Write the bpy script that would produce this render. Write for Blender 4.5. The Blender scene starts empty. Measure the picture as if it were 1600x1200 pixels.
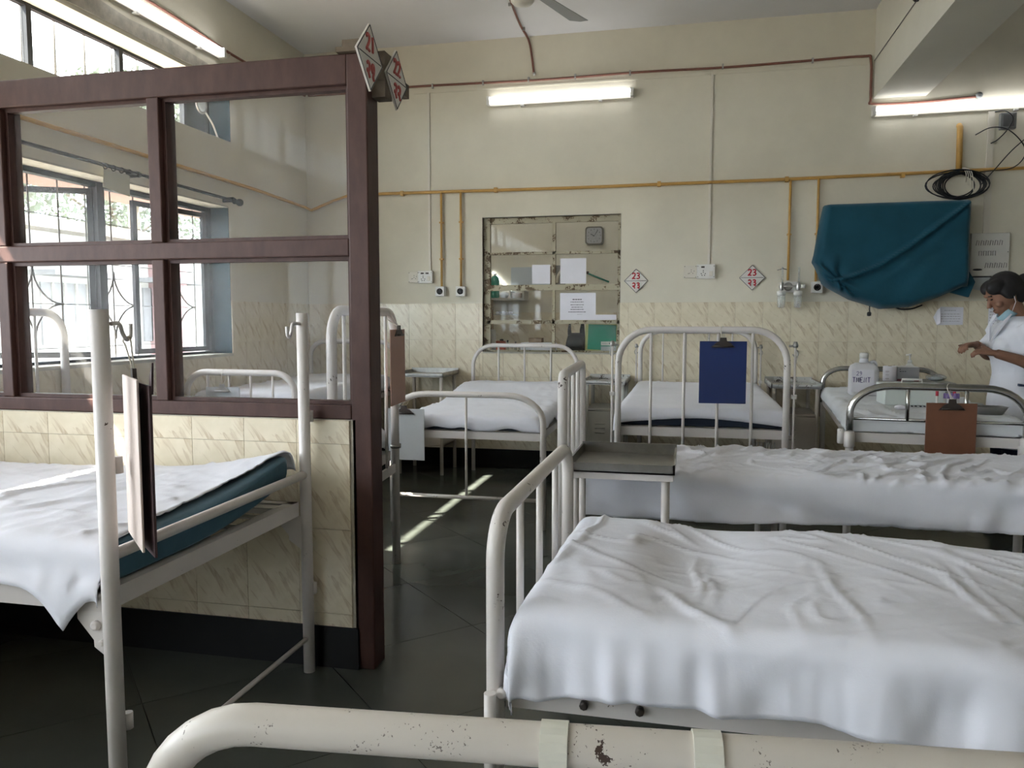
import bpy, bmesh, math, random
from mathutils import Vector, Matrix, noise
random.seed(7)
PI = math.pi
S = bpy.context.scene
COL = S.collection

# ------------------------------------------------------------------ camera
FPX = 1235.0
YAW = math.atan(276 / FPX); PITCH = math.atan(100 / FPX)
cd = bpy.data.cameras.new('camera'); cam = bpy.data.objects.new('camera', cd); COL.objects.link(cam)
cd.sensor_width = 36; cd.sensor_fit = 'HORIZONTAL'; cd.lens = FPX / 1600 * 36
cd.clip_start = 0.02; cd.clip_end = 300
cam.location = (0, 0, 1.15)
cam.rotation_euler = (PI / 2 - PITCH, 0, YAW)
S.camera = cam

# ------------------------------------------------------------------ world, sun, exposure
w = bpy.data.worlds.new('sky'); S.world = w; w.use_nodes = True
bg = w.node_tree.nodes['Background']
bg.inputs[0].default_value = (0.86, 0.93, 1.0, 1); bg.inputs[1].default_value = 6.0
sl = bpy.data.lights.new('sun', 'SUN'); sun = bpy.data.objects.new('sun', sl); COL.objects.link(sun)
sl.energy = 20; sl.angle = math.radians(0.6); sl.color = (1, 0.93, 0.82)
sun.rotation_euler = Vector((1, 0.6, -1.5)).to_track_quat('-Z', 'Y').to_euler()
sun.location = (-8, -4, 12)
S.view_settings.view_transform = 'Standard'; S.view_settings.look = 'None'
S.view_settings.gamma = 1; S.view_settings.use_curve_mapping = False
S.view_settings.exposure = 1.5
TUBE_W = 3.0          # emission of the lit fluorescent tubes

# ------------------------------------------------------------------ materials
MATS = {}
def nt(name):
    m = bpy.data.materials.new(name); m.use_nodes = True
    MATS[name] = m
    return m, m.node_tree, m.node_tree.nodes['Principled BSDF']
def N(t, kind, **kw):
    n = t.nodes.new(kind)
    for k, v in kw.items():
        if k in n.inputs: n.inputs[k].default_value = v
        else: setattr(n, k, v)
    return n
def ramp(t, stops):
    r = t.nodes.new('ShaderNodeValToRGB'); e = r.color_ramp.elements
    e[0].position = stops[0][0]; e[0].color = stops[0][1]
    e[1].position = stops[-1][0]; e[1].color = stops[-1][1]
    for p, c in stops[1:-1]:
        x = e.new(p); x.color = c
    return r
def c4(c): return (c[0], c[1], c[2], 1)
def simple(name, col, rough=0.5, metal=0.0, var=0.0, scale=8, bump=0.0, bscale=60, coat=0.0, spec=None):
    m, t, b = nt(name)
    b.inputs['Roughness'].default_value = rough; b.inputs['Metallic'].default_value = metal
    if spec is not None: b.inputs['Specular IOR Level'].default_value = spec
    if coat: b.inputs['Coat Weight'].default_value = coat
    g = N(t, 'ShaderNodeNewGeometry')
    if var:
        n = N(t, 'ShaderNodeTexNoise', Scale=scale, Detail=6.0, Roughness=0.6)
        t.links.new(g.outputs['Position'], n.inputs['Vector'])
        r = ramp(t, [(0.3, c4([x * (1 - var) for x in col])), (0.7, c4([min(1, x * (1 + var * 0.6)) for x in col]))])
        t.links.new(n.outputs['Fac'], r.inputs[0]); t.links.new(r.outputs[0], b.inputs['Base Color'])
    else:
        b.inputs['Base Color'].default_value = c4(col)
    if bump:
        n2 = N(t, 'ShaderNodeTexNoise', Scale=bscale, Detail=3.0)
        t.links.new(g.outputs['Position'], n2.inputs['Vector'])
        bp = N(t, 'ShaderNodeBump', Strength=bump, Distance=0.01)
        t.links.new(n2.outputs['Fac'], bp.inputs['Height']); t.links.new(bp.outputs[0], b.inputs['Normal'])
    return m
def emit(name, col, s):
    m, t, b = nt(name)
    b.inputs['Base Color'].default_value = c4(col)
    b.inputs['Emission Color'].default_value = c4(col); b.inputs['Emission Strength'].default_value = s
    return m
def glass(name, tint=(1, 1, 1), refl=0.1, haze=0.0):
    m, t, b = nt(name)
    out = t.nodes['Material Output']
    tr = N(t, 'ShaderNodeBsdfTransparent', Color=c4(tint)); gl = N(t, 'ShaderNodeBsdfGlossy', Roughness=0.03)
    lw = N(t, 'ShaderNodeLayerWeight'); lw.inputs[0].default_value = 0.5; mx = N(t, 'ShaderNodeMixShader')
    pw = N(t, 'ShaderNodeMath', operation='POWER'); pw.inputs[1].default_value = 5.0
    mu = N(t, 'ShaderNodeMath', operation='MULTIPLY_ADD'); mu.inputs[1].default_value = min(0.7, refl * 7); mu.inputs[2].default_value = refl * 0.4
    t.links.new(lw.outputs['Facing'], pw.inputs[0]); t.links.new(pw.outputs[0], mu.inputs[0]); t.links.new(mu.outputs[0], mx.inputs[0])
    t.links.new(tr.outputs[0], mx.inputs[1]); t.links.new(gl.outputs[0], mx.inputs[2])
    last = mx
    if haze:
        df = N(t, 'ShaderNodeBsdfDiffuse', Color=(0.8, 0.8, 0.8, 1)); m2 = N(t, 'ShaderNodeMixShader')
        g = N(t, 'ShaderNodeNewGeometry'); n = N(t, 'ShaderNodeTexNoise', Scale=5.0, Detail=6.0)
        t.links.new(g.outputs['Position'], n.inputs['Vector'])
        mr = N(t, 'ShaderNodeMapRange'); mr.inputs[1].default_value = 0.3; mr.inputs[2].default_value = 0.8
        mr.inputs[3].default_value = haze * 0.4; mr.inputs[4].default_value = haze * 1.6
        t.links.new(n.outputs['Fac'], mr.inputs[0]); t.links.new(mr.outputs[0], m2.inputs[0])
        t.links.new(mx.outputs[0], m2.inputs[1]); t.links.new(df.outputs[0], m2.inputs[2]); last = m2
    t.links.new(last.outputs[0], out.inputs['Surface'])
    return m

def paint(name, col, chips=0.0, rough=0.38, chipcol=(0.05, 0.028, 0.02), cscale=9, mask=None):
    """enamel paint on steel with chipped rust spots"""
    m, t, b = nt(name)
    b.inputs['Roughness'].default_value = rough
    g = N(t, 'ShaderNodeTexCoord')
    n = N(t, 'ShaderNodeTexNoise', Scale=4.0, Detail=5.0)
    t.links.new(g.outputs['Object'], n.inputs['Vector'])
    r = ramp(t, [(0.3, c4([x * 0.9 for x in col])), (0.7, c4(col))])
    t.links.new(n.outputs['Fac'], r.inputs[0])
    last = r.outputs[0]
    if chips:
        n1 = N(t, 'ShaderNodeTexNoise', Scale=cscale, Detail=2.0, Roughness=0.5)
        n2 = N(t, 'ShaderNodeTexNoise', Scale=cscale * 7, Detail=5.0, Roughness=0.65)
        for q in (n1, n2): t.links.new(g.outputs['Object'], q.inputs['Vector'])
        ad = N(t, 'ShaderNodeMath', operation='ADD'); sc = N(t, 'ShaderNodeMath', operation='MULTIPLY'); sc.inputs[1].default_value = 0.8
        t.links.new(n2.outputs['Fac'], sc.inputs[0]); t.links.new(n1.outputs['Fac'], ad.inputs[0]); t.links.new(sc.outputs[0], ad.inputs[1])
        th = 1.22 - chips
        rr = ramp(t, [(0.0, (0, 0, 0, 1)), (1.0, (1, 1, 1, 1))])
        mr = N(t, 'ShaderNodeMapRange'); mr.inputs[1].default_value = th; mr.inputs[2].default_value = th + 0.012
        t.links.new(ad.outputs[0], mr.inputs[0])
        if mask:      # one worn patch on the tube, plus fine pin-prick rust everywhere
            sx = N(t, 'ShaderNodeSeparateXYZ'); t.links.new(g.outputs['Object'], sx.inputs[0])
            d = N(t, 'ShaderNodeMath', operation='SUBTRACT'); d.inputs[1].default_value = mask[0]; t.links.new(sx.outputs[1], d.inputs[0])
            ab = N(t, 'ShaderNodeMath', operation='ABSOLUTE'); t.links.new(d.outputs[0], ab.inputs[0])
            mk = N(t, 'ShaderNodeMapRange'); mk.inputs[1].default_value = mask[1]; mk.inputs[2].default_value = mask[1] + 0.03; mk.inputs[3].default_value = 0.0; mk.inputs[4].default_value = -0.35
            t.links.new(ab.outputs[0], mk.inputs[0])
            a2 = N(t, 'ShaderNodeMath', operation='ADD'); t.links.new(ad.outputs[0], a2.inputs[0]); t.links.new(mk.outputs[0], a2.inputs[1])
            t.links.new(a2.outputs[0], mr.inputs[0])
            n5 = N(t, 'ShaderNodeTexNoise', Scale=330.0, Detail=2.0); t.links.new(g.outputs['Object'], n5.inputs['Vector'])
            n6 = N(t, 'ShaderNodeTexNoise', Scale=22.0, Detail=2.0); t.links.new(g.outputs['Object'], n6.inputs['Vector'])
            a3 = N(t, 'ShaderNodeMath', operation='ADD'); t.links.new(n5.outputs['Fac'], a3.inputs[0]); t.links.new(n6.outputs['Fac'], a3.inputs[1])
            m5 = N(t, 'ShaderNodeMapRange'); m5.inputs[1].default_value = 1.27; m5.inputs[2].default_value = 1.32; m5.inputs[4].default_value = 0.75; t.links.new(a3.outputs[0], m5.inputs[0])
            mxx = N(t, 'ShaderNodeMath', operation='MAXIMUM'); t.links.new(mr.outputs[0], mxx.inputs[0]); t.links.new(m5.outputs[0], mxx.inputs[1]); mr = mxx
        mx = N(t, 'ShaderNodeMix', data_type='RGBA')
        t.links.new(mr.outputs[0], mx.inputs[0]); t.links.new(last, mx.inputs[6]); mx.inputs[7].default_value = c4(chipcol)
        last = mx.outputs[2]
        bp = N(t, 'ShaderNodeBump', Strength=0.4, Distance=0.002, invert=True)
        t.links.new(mr.outputs[0], bp.inputs['Height']); t.links.new(bp.outputs[0], b.inputs['Normal'])
    t.links.new(last, b.inputs['Base Color'])
    return m

TILE_ROT = 38
def tile_mat(name):
    m, t, b = nt(name)
    b.inputs['Roughness'].default_value = 0.22
    tc = N(t, 'ShaderNodeTexCoord')
    mr0 = N(t, 'ShaderNodeMapping'); mr0.inputs['Rotation'].default_value = (0, math.radians(TILE_ROT), 0)
    mp = N(t, 'ShaderNodeMapping'); mp.inputs['Scale'].default_value = (20, 20, 5.0)
    t.links.new(tc.outputs['Object'], mr0.inputs[0]); t.links.new(mr0.outputs[0], mp.inputs[0])
    n = N(t, 'ShaderNodeTexNoise', Scale=1.0, Detail=4.0, Roughness=0.5, Distortion=1.3)
    t.links.new(mp.outputs[0], n.inputs['Vector'])
    r = ramp(t, [(0.0, (0, 0, 0, 1)), (0.545, (0, 0, 0, 1)), (0.60, (0.9, 0.9, 0.9, 1)), (0.66, (0.45, 0.45, 0.45, 1)), (0.78, (0.1, 0.1, 0.1, 1)), (1, (0, 0, 0, 1))])
    t.links.new(n.outputs['Fac'], r.inputs[0])
    n2 = N(t, 'ShaderNodeTexNoise', Scale=9.0, Detail=2.0); t.links.new(tc.outputs['Object'], n2.inputs['Vector'])
    r2 = ramp(t, [(0.38, (0.1, 0.1, 0.1, 1)), (0.62, (0.8, 0.8, 0.8, 1))]); t.links.new(n2.outputs['Fac'], r2.inputs[0])
    mu = N(t, 'ShaderNodeMath', operation='MULTIPLY'); t.links.new(r.outputs[0], mu.inputs[0]); t.links.new(r2.outputs[0], mu.inputs[1])
    base = ramp(t, [(0.3, (0.68, 0.61, 0.455, 1)), (0.7, (0.77, 0.70, 0.55, 1))])
    n3 = N(t, 'ShaderNodeTexNoise', Scale=14.0, Detail=3.0); t.links.new(tc.outputs['Object'], n3.inputs['Vector'])
    t.links.new(n3.outputs['Fac'], base.inputs[0])
    mx = N(t, 'ShaderNodeMix', data_type='RGBA'); t.links.new(mu.outputs[0], mx.inputs[0]); t.links.new(base.outputs[0], mx.inputs[6])
    mx.inputs[7].default_value = (0.44, 0.335, 0.21, 1)
    t.links.new(mx.outputs[2], b.inputs['Base Color'])
    return m

def stone_mat(name):
    m, t, b = nt(name)
    b.inputs['Roughness'].default_value = 0.24
    g = N(t, 'ShaderNodeNewGeometry'); oi = N(t, 'ShaderNodeObjectInfo')
    n = N(t, 'ShaderNodeTexNoise', Scale=2.2, Detail=4.0, Roughness=0.5); t.links.new(g.outputs['Position'], n.inputs['Vector'])
    r = ramp(t, [(0.3, (0.066, 0.074, 0.064, 1)), (0.7, (0.088, 0.098, 0.086, 1))]); t.links.new(n.outputs['Fac'], r.inputs[0])
    mr = N(t, 'ShaderNodeMapRange'); mr.inputs[3].default_value = 0.88; mr.inputs[4].default_value = 1.12
    t.links.new(oi.outputs['Random'], mr.inputs[0])
    hs = N(t, 'ShaderNodeHueSaturation'); t.links.new(mr.outputs[0], hs.inputs['Value']); t.links.new(r.outputs[0], hs.inputs['Color'])
    t.links.new(hs.outputs[0], b.inputs['Base Color'])
    n2 = N(t, 'ShaderNodeTexNoise', Scale=4.0, Detail=2.0); t.links.new(g.outputs['Position'], n2.inputs['Vector'])
    rr = ramp(t, [(0.3, (0.17,) * 3 + (1,)), (0.75, (0.27,) * 3 + (1,))]); t.links.new(n2.outputs['Fac'], rr.inputs[0]); t.links.new(rr.outputs[0], b.inputs['Roughness'])
    return m

def cloth_mat(name, col, var=0.06, rough=0.9, weave=0.10, crease=0.13, cs=7):
    m, t, b = nt(name)
    b.inputs['Roughness'].default_value = rough; b.inputs['Specular IOR Level'].default_value = 0.15
    b.inputs['Sheen Weight'].default_value = 0.15
    g = N(t, 'ShaderNodeTexCoord')
    n = N(t, 'ShaderNodeTexNoise', Scale=5.0, Detail=6.0); t.links.new(g.outputs['Object'], n.inputs['Vector'])
    r = ramp(t, [(0.3, c4([x * (1 - var) for x in col])), (0.7, c4(col))]); t.links.new(n.outputs['Fac'], r.inputs[0])
    t.links.new(r.outputs[0], b.inputs['Base Color'])
    n1 = N(t, 'ShaderNodeTexNoise', Scale=cs, Detail=4.0, Roughness=0.5, Distortion=0.5); t.links.new(g.outputs['Object'], n1.inputs['Vector'])
    b1 = N(t, 'ShaderNodeBump', Strength=crease, Distance=0.03); t.links.new(n1.outputs['Fac'], b1.inputs['Height'])
    n2 = N(t, 'ShaderNodeTexNoise', Scale=350.0, Detail=1.0); t.links.new(g.outputs['Object'], n2.inputs['Vector'])
    b2 = N(t, 'ShaderNodeBump', Strength=weave, Distance=0.002); t.links.new(n2.outputs['Fac'], b2.inputs['Height'])
    t.links.new(b1.outputs[0], b2.inputs['Normal']); t.links.new(b2.outputs[0], b.inputs['Normal'])
    return m

simple('wall_paint', (0.66, 0.62, 0.51), 0.75, var=0.10, scale=1.6, bump=0.08, bscale=25)
simple('ceiling_paint', (0.68, 0.675, 0.68), 0.85, var=0.06, scale=1.2)
simple('beam_paint', (0.62, 0.60, 0.52), 0.8, var=0.06, scale=2)
simple('grout', (0.55, 0.49, 0.37), 0.9, var=0.2, scale=20)
simple('skirting_tile', (0.008, 0.009, 0.010), 0.35, spec=0.2)
simple('floor_joint', (0.05, 0.055, 0.048), 0.8)
tile_mat('tile'); stone_mat('kota')
def wood():
    m, t, b = nt('brown_wood')
    b.inputs['Roughness'].default_value = 0.5; b.inputs['Specular IOR Level'].default_value = 0.25
    g = N(t, 'ShaderNodeNewGeometry'); mp = N(t, 'ShaderNodeMapping'); mp.inputs['Scale'].default_value = (12, 12, 4)
    t.links.new(g.outputs['Position'], mp.inputs[0])
    n = N(t, 'ShaderNodeTexNoise', Scale=2.0, Detail=6.0, Roughness=0.65); t.links.new(mp.outputs[0], n.inputs['Vector'])
    r = ramp(t, [(0.25, (0.048, 0.022, 0.018, 1)), (0.75, (0.085, 0.043, 0.035, 1))]); t.links.new(n.outputs['Fac'], r.inputs[0])
    t.links.new(r.outputs[0], b.inputs['Base Color'])
    bp = N(t, 'ShaderNodeBump', Strength=0.15, Distance=0.004); t.links.new(n.outputs['Fac'], bp.inputs['Height']); t.links.new(bp.outputs[0], b.inputs['Normal'])
wood()
simple('raw_wood', (0.13, 0.10, 0.07), 0.8, var=0.3, scale=20)
paint('white_enamel', (0.68, 0.64, 0.61), 0.02)
paint('white_enamel_chipped', (0.67, 0.625, 0.585), 0.105, cscale=9)
paint('cream_enamel', (0.60, 0.555, 0.49), 0.27, cscale=13, mask=(-0.038, 0.018))
paint('strap_enamel', (0.66, 0.65, 0.56), 0.05)
paint('rusty_cream', (0.42, 0.38, 0.27), 0.24, chipcol=(0.10, 0.065, 0.03), cscale=14, rough=0.6)
paint('worn_grey', (0.50, 0.50, 0.48), 0.22, chipcol=(0.10, 0.08, 0.07), cscale=12)
simple('locker_paint', (0.54, 0.49, 0.43), 0.5, var=0.08)
simple('locker_grey', (0.52, 0.52, 0.47), 0.5, var=0.08)
cloth_mat('sheet_white', (0.76, 0.77, 0.83))
cloth_mat('sheet_grey', (0.66, 0.68, 0.70))
cloth_mat('mattress_teal', (0.045, 0.115, 0.16), 0.2, 0.6)
cloth_mat('mattress_navy', (0.02, 0.03, 0.05), 0.2, 0.6)
cloth_mat('tv_cloth', (0.012, 0.075, 0.115), 0.25, 0.7, crease=0.3, cs=6)
simple('chrome', (0.52, 0.52, 0.50), 0.22, 1.0, var=0.1, scale=15)
simple('steel', (0.55, 0.55, 0.54), 0.28, 1.0, var=0.12, scale=25)
simple('tray_steel', (0.30, 0.295, 0.28), 0.3, 1.0, var=0.2, scale=14)
simple('dull_steel', (0.42, 0.41, 0.39), 0.42, 1.0, var=0.25, scale=20)
simple('dark_steel', (0.06, 0.05, 0.045), 0.45, 0.6)
simple('silver_clip', (0.50, 0.50, 0.50), 0.3, 1.0)
simple('yellow_pipe', (0.53, 0.31, 0.085), 0.45, var=0.15, scale=12)
simple('red_conduit', (0.20, 0.08, 0.055), 0.6, var=0.2, scale=20)
simple('white_plastic', (0.70, 0.69, 0.66), 0.35)
simple('cream_plastic', (0.64, 0.60, 0.52), 0.4)
simple('black_plastic', (0.012, 0.012, 0.014), 0.4)
simple('grey_plastic', (0.20, 0.21, 0.21), 0.5)
simple('cable_black', (0.01, 0.011, 0.014), 0.5)
simple('string', (0.62, 0.58, 0.50), 0.9)
simple('paper', (0.74, 0.73, 0.78), 0.85, var=0.04)
simple('old_paper', (0.50, 0.48, 0.36), 0.85, var=0.1)
simple('ink', (0.03, 0.03, 0.04), 0.8)
simple('faint_ink', (0.22, 0.21, 0.20), 0.8)
simple('violet_ink', (0.10, 0.08, 0.25), 0.7)
simple('red_paint', (0.50, 0.02, 0.035), 0.5)
simple('faded_red', (0.48, 0.10, 0.09), 0.5)
simple('sign_white', (0.66, 0.64, 0.60), 0.4, var=0.05)
simple('board_blue', (0.012, 0.03, 0.13), 0.35)
simple('board_brown', (0.165, 0.065, 0.034), 0.6, var=0.08, scale=30)
simple('board_pink', (0.44, 0.27, 0.215), 0.65, var=0.06)
simple('board_beige', (0.64, 0.54, 0.48), 0.7, var=0.06)
simple('board_dark', (0.055, 0.028, 0.03), 0.6)
simple('board_grey', (0.48, 0.50, 0.51), 0.5, var=0.05)
simple('board_pale', (0.50, 0.55, 0.60), 0.5)
simple('teal_frame', (0.007, 0.018, 0.023), 0.6, var=0.15, spec=0.15)
simple('teal_jamb', (0.010, 0.034, 0.045), 0.7, var=0.15, scale=6, spec=0.1)
simple('grey_frame', (0.022, 0.024, 0.028), 0.6, var=0.2, spec=0.15)
simple('grille_iron', (0.11, 0.105, 0.10), 0.6, spec=0.2)
simple('bare_plaster', (0.50, 0.47, 0.40), 0.9, var=0.25, scale=18)
glass('window_glass', (0.97, 1, 1), 0.10, haze=0.05)
glass('clear_glass', (0.98, 0.99, 0.98), 0.03, haze=0.03)
glass('partition_glass', (0.98, 0.98, 0.98), 0.008, haze=0.05)
glass('bottle_plastic', (0.9, 0.92, 0.92), 0.16, haze=0.25)
emit('tube_lit', (0.96, 0.97, 1.0), TUBE_W); emit('tube_lit_added', (0.97, 0.97, 1.0), 9.0)  # brighter emission for the lamps added in the small room
simple('skin', (0.23, 0.115, 0.072), 0.55, var=0.08, scale=20)
simple('hair', (0.010, 0.009, 0.010), 0.7, var=0.2, scale=80)
cloth_mat('coat_white', (0.68, 0.69, 0.74), cs=14)
cloth_mat('coat_trim', (0.03, 0.04, 0.08))
cloth_mat('mask_blue', (0.30, 0.45, 0.52))
simple('shoe', (0.05, 0.045, 0.04), 0.5)
simple('jug_plastic', (0.66, 0.66, 0.68), 0.35)
simple('carton_grey', (0.34, 0.34, 0.35), 0.6)
simple('carton_red', (0.20, 0.035, 0.045), 0.6)
simple('box_green', (0.62, 0.67, 0.64), 0.45)
simple('tube_purple', (0.24, 0.17, 0.42), 0.4)
simple('tube_red', (0.45, 0.03, 0.06), 0.4)
simple('green_card', (0.015, 0.24, 0.15), 0.6)
simple('yellow_card', (0.45, 0.43, 0.17), 0.6)
simple('black_bag', (0.012, 0.012, 0.014), 0.22, bump=0.8, bscale=30)
simple('orange_box', (0.48, 0.07, 0.025), 0.5)
simple('green_jug', (0.02, 0.26, 0.17), 0.4)
simple('tan_card', (0.25, 0.17, 0.10), 0.7)
simple('clock_face', (0.33, 0.33, 0.34), 0.4)
simple('clock_frame', (0.10, 0.092, 0.07), 0.5)
simple('shelf_paint', (0.42, 0.40, 0.34), 0.6)
simple('facade_white', (0.34, 0.33, 0.31), 0.85, var=0.06, scale=1)
simple('facade_pink', (0.24, 0.14, 0.14), 0.85, var=0.1, scale=1)
simple('facade_cream', (0.17, 0.15, 0.12), 0.85, var=0.06)
simple('facade_grey', (0.13, 0.13, 0.135), 0.8)
simple('shade_slab', (0.22, 0.14, 0.12), 0.85, var=0.12, scale=3)
simple('ground', (0.22, 0.20, 0.17), 0.95, var=0.15, scale=1.5)
simple('leaf', (0.10, 0.12, 0.08), 0.6, var=0.3, scale=3)
simple('bark', (0.12, 0.09, 0.06), 0.9)

# ------------------------------------------------------------------ mesh builder
class MB:
    def __init__(s): s.v = []; s.f = []; s.sm = []
    def add(s, vs, fs, smooth=False):
        o = len(s.v); s.v += [tuple(p) for p in vs]
        for q in fs: s.f.append(tuple(i + o for i in q)); s.sm.append(smooth)
        return s
    def box(s, x0, x1, y0, y1, z0, z1):
        v = [(x, y, z) for x in (x0, x1) for y in (y0, y1) for z in (z0, z1)]
        return s.add(v, [(0, 1, 3, 2), (4, 6, 7, 5), (0, 4, 5, 1), (2, 3, 7, 6), (0, 2, 6, 4), (1, 5, 7, 3)])
    def bbox(s, x0, x1, y0, y1, z0, z1, b=0.005):
        """box with chamfered edges"""
        bm = bmesh.new(); bmesh.ops.create_cube(bm, size=1)
        for v in bm.verts: v.co = Vector(((x0 + x1) / 2 + v.co.x * (x1 - x0), (y0 + y1) / 2 + v.co.y * (y1 - y0), (z0 + z1) / 2 + v.co.z * (z1 - z0)))
        bmesh.ops.bevel(bm, geom=bm.edges[:], offset=b, segments=2, affect='EDGES', profile=0.5)
        bm.verts.index_update()
        s.add([v.co[:] for v in bm.verts], [[v.index for v in f.verts] for f in bm.faces]); bm.free()
        return s
    def prism(s, poly, a, b, axis='y'):
        """poly in the two other axes (x,z) for y, (y,z) for x, (x,y) for z"""
        def P(p, h):
            return {'y': (p[0], h, p[1]), 'x': (h, p[0], p[1]), 'z': (p[0], p[1], h)}[axis]
        n = len(poly)
        v = [P(p, a) for p in poly] + [P(p, b) for p in poly]
        f = [tuple(range(n)), tuple(range(2 * n - 1, n - 1, -1))] + [(i, n + i, n + (i + 1) % n, (i + 1) % n) for i in range(n)]
        return s.add(v, f)
    def tube(s, path, r, seg=10, cap=True, flat=None, closed=False):
        P = [Vector(p) for p in path]; n = len(P)
        R = r if isinstance(r, (list, tuple)) else [r] * n
        T = []
        for i in range(n):
            if closed: d = P[(i + 1) % n] - P[i - 1]
            else: d = P[min(i + 1, n - 1)] - P[max(i - 1, 0)]
            T.append(d.normalized())
        u = T[0].orthogonal().normalized() if flat is None else Vector(flat)
        vs = []
        for i in range(n):
            u = (u - T[i] * u.dot(T[i]))
            u = u.normalized() if u.length > 1e-6 else T[i].orthogonal().normalized()
            w_ = T[i].cross(u)
            for k in range(seg):
                a = 2 * PI * k / seg
                vs.append(P[i] + (u * math.cos(a) + w_ * math.sin(a)) * R[i])
        fs = []
        m = n if closed else n - 1
        for i in range(m):
            j = (i + 1) % n
            for k in range(seg):
                fs.append((i * seg + k, i * seg + (k + 1) % seg, j * seg + (k + 1) % seg, j * seg + k))
        o = len(s.v); s.add(vs, fs, True)
        if cap and not closed:
            s.f.append(tuple(o + k for k in range(seg))[::-1]); s.sm.append(False)
            s.f.append(tuple(o + (n - 1) * seg + k for k in range(seg))); s.sm.append(False)
        return s
    def loft(s, rings, cap=True, smooth=True):
        n = len(rings[0]); vs = [p for r in rings for p in r]; fs = []
        for i in range(len(rings) - 1):
            for k in range(n): fs.append((i * n + k, i * n + (k + 1) % n, (i + 1) * n + (k + 1) % n, (i + 1) * n + k))
        o = len(s.v); s.add(vs, fs, smooth)
        if cap:
            s.f.append(tuple(o + k for k in range(n))[::-1]); s.sm.append(False)
            s.f.append(tuple(o + (len(rings) - 1) * n + k for k in range(n))); s.sm.append(False)
        return s
    def lathe(s, prof, c=(0, 0, 0), seg=20, axis='z', cap=True):
        rings = []
        for r, h in prof:
            ring = []
            for k in range(seg):
                a = 2 * PI * k / seg; x, y = r * math.cos(a), r * math.sin(a)
                p = {'z': (x, y, h), 'y': (x, h, -y), 'x': (h, x, y)}[axis]
                ring.append((p[0] + c[0], p[1] + c[1], p[2] + c[2]))
            rings.append(ring)
        return s.loft(rings, cap)
    def ell(s, c, rx, ry, rz, seg=14, rings=8, rot=None):
        rs = []
        for i in range(rings + 1):
            t = -PI / 2 + PI * i / rings
            ring = []
            for k in range(seg):
                a = 2 * PI * k / seg
                p = Vector((max(math.cos(t), 0.02) * math.cos(a) * rx, max(math.cos(t), 0.02) * math.sin(a) * ry, math.sin(t) * rz))
                if rot: p = rot @ p
                ring.append((p.x + c[0], p.y + c[1], p.z + c[2]))
            rs.append(ring)
        return s.loft(rs)
    def build(s, name, mat, parent=None, local=False, loc=None):
        me = bpy.data.meshes.new(name)
        off = Vector((0, 0, 0))
        if parent is not None and not local:
            p = parent
            while p is not None: off = off + Vector(p.location); p = p.parent
        if loc is not None: off = Vector(loc)
        me.from_pydata([tuple(Vector(p) - off) for p in s.v], [], s.f)
        me.polygons.foreach_set('use_smooth', s.sm)
        me.materials.append(MATS[mat]); me.update()
        bm = bmesh.new(); bm.from_mesh(me); bmesh.ops.recalc_face_normals(bm, faces=bm.faces); bm.to_mesh(me); bm.free()
        o = bpy.data.objects.new(name, me); COL.objects.link(o)
        if parent is not None: o.parent = parent
        if loc is not None: o.location = loc
        return o

def tag(o, label=None, cat=None, group=None, kind=None):
    if label: o['label'] = label
    if cat: o['category'] = cat
    if group: o['group'] = group
    if kind: o['kind'] = kind
    return o
def thing(name, label, cat, loc=(0, 0, 0), rz=0, group=None):
    o = bpy.data.objects.new(name, None); COL.objects.link(o)
    o.empty_display_size = 0.05; o.location = loc; o.rotation_euler = (0, 0, rz)
    return tag(o, label, cat, group)
def struct(o): o['kind'] = 'structure'; return o
def sempty(name, loc=(0, 0, 0)):
    o = bpy.data.objects.new(name, None); COL.objects.link(o); o.location = loc; o['kind'] = 'structure'; return o
def bez(p, n=8):
    """catmull-rom through points"""
    P = [Vector(q) for q in p]; P = [P[0] * 2 - P[1]] + P + [P[-1] * 2 - P[-2]]; out = []
    for i in range(1, len(P) - 2):
        a, b, c, d = P[i - 1:i + 3]
        for k in range(n):
            t = k / n
            out.append(0.5 * ((2 * b) + (c - a) * t + (2 * a - 5 * b + 4 * c - d) * t * t + (3 * b - a - 3 * c + d) * t ** 3))
    out.append(P[-2]); return out
def text(name, body, size, mat, parent, pos, rot, depth=0.0006):
    cu = bpy.data.curves.new(name, 'FONT'); cu.body = body; cu.size = size; cu.extrude = depth; cu.align_x = 'CENTER'; cu.align_y = 'CENTER'
    t = bpy.data.objects.new(name + '_tmp', cu); COL.objects.link(t)
    bpy.context.view_layer.update()
    me = bpy.data.meshes.new_from_object(t.evaluated_get(bpy.context.evaluated_depsgraph_get()))
    bpy.data.objects.remove(t); bpy.data.curves.remove(cu)
    me.materials.clear(); me.materials.append(MATS[mat])
    o = bpy.data.objects.new(name, me); COL.objects.link(o); o.parent = parent; o.location = pos; o.rotation_euler = rot
    return o
WALLTXT = (PI / 2, 0, 0)     # text facing -Y

XL, YB, ZC = -3.02, 5.944, 3.25
XR, YF = 4.6, -5.6
WT = 0.17                     # outer wall thickness at the windows
WZ0, WZ1 = 0.92, 1.905        # main windows
CZ0, CZ1 = 2.337, 2.69        # clerestory
W2A, W2B = 2.66, 4.815        # far bay window
W1A, W1B = -0.35, 2.12        # near bay window
CYA, CYB = -5.3, 4.865
W0A, W0B = -2.95, -0.75      # unseen windows added behind the camera to light the room
WMA, WMB = -5.3, -3.35
IX0, IX1, IZ0, IZ1 = -1.56, -0.505, 0.905, 1.93   # inner window in back wall

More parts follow.
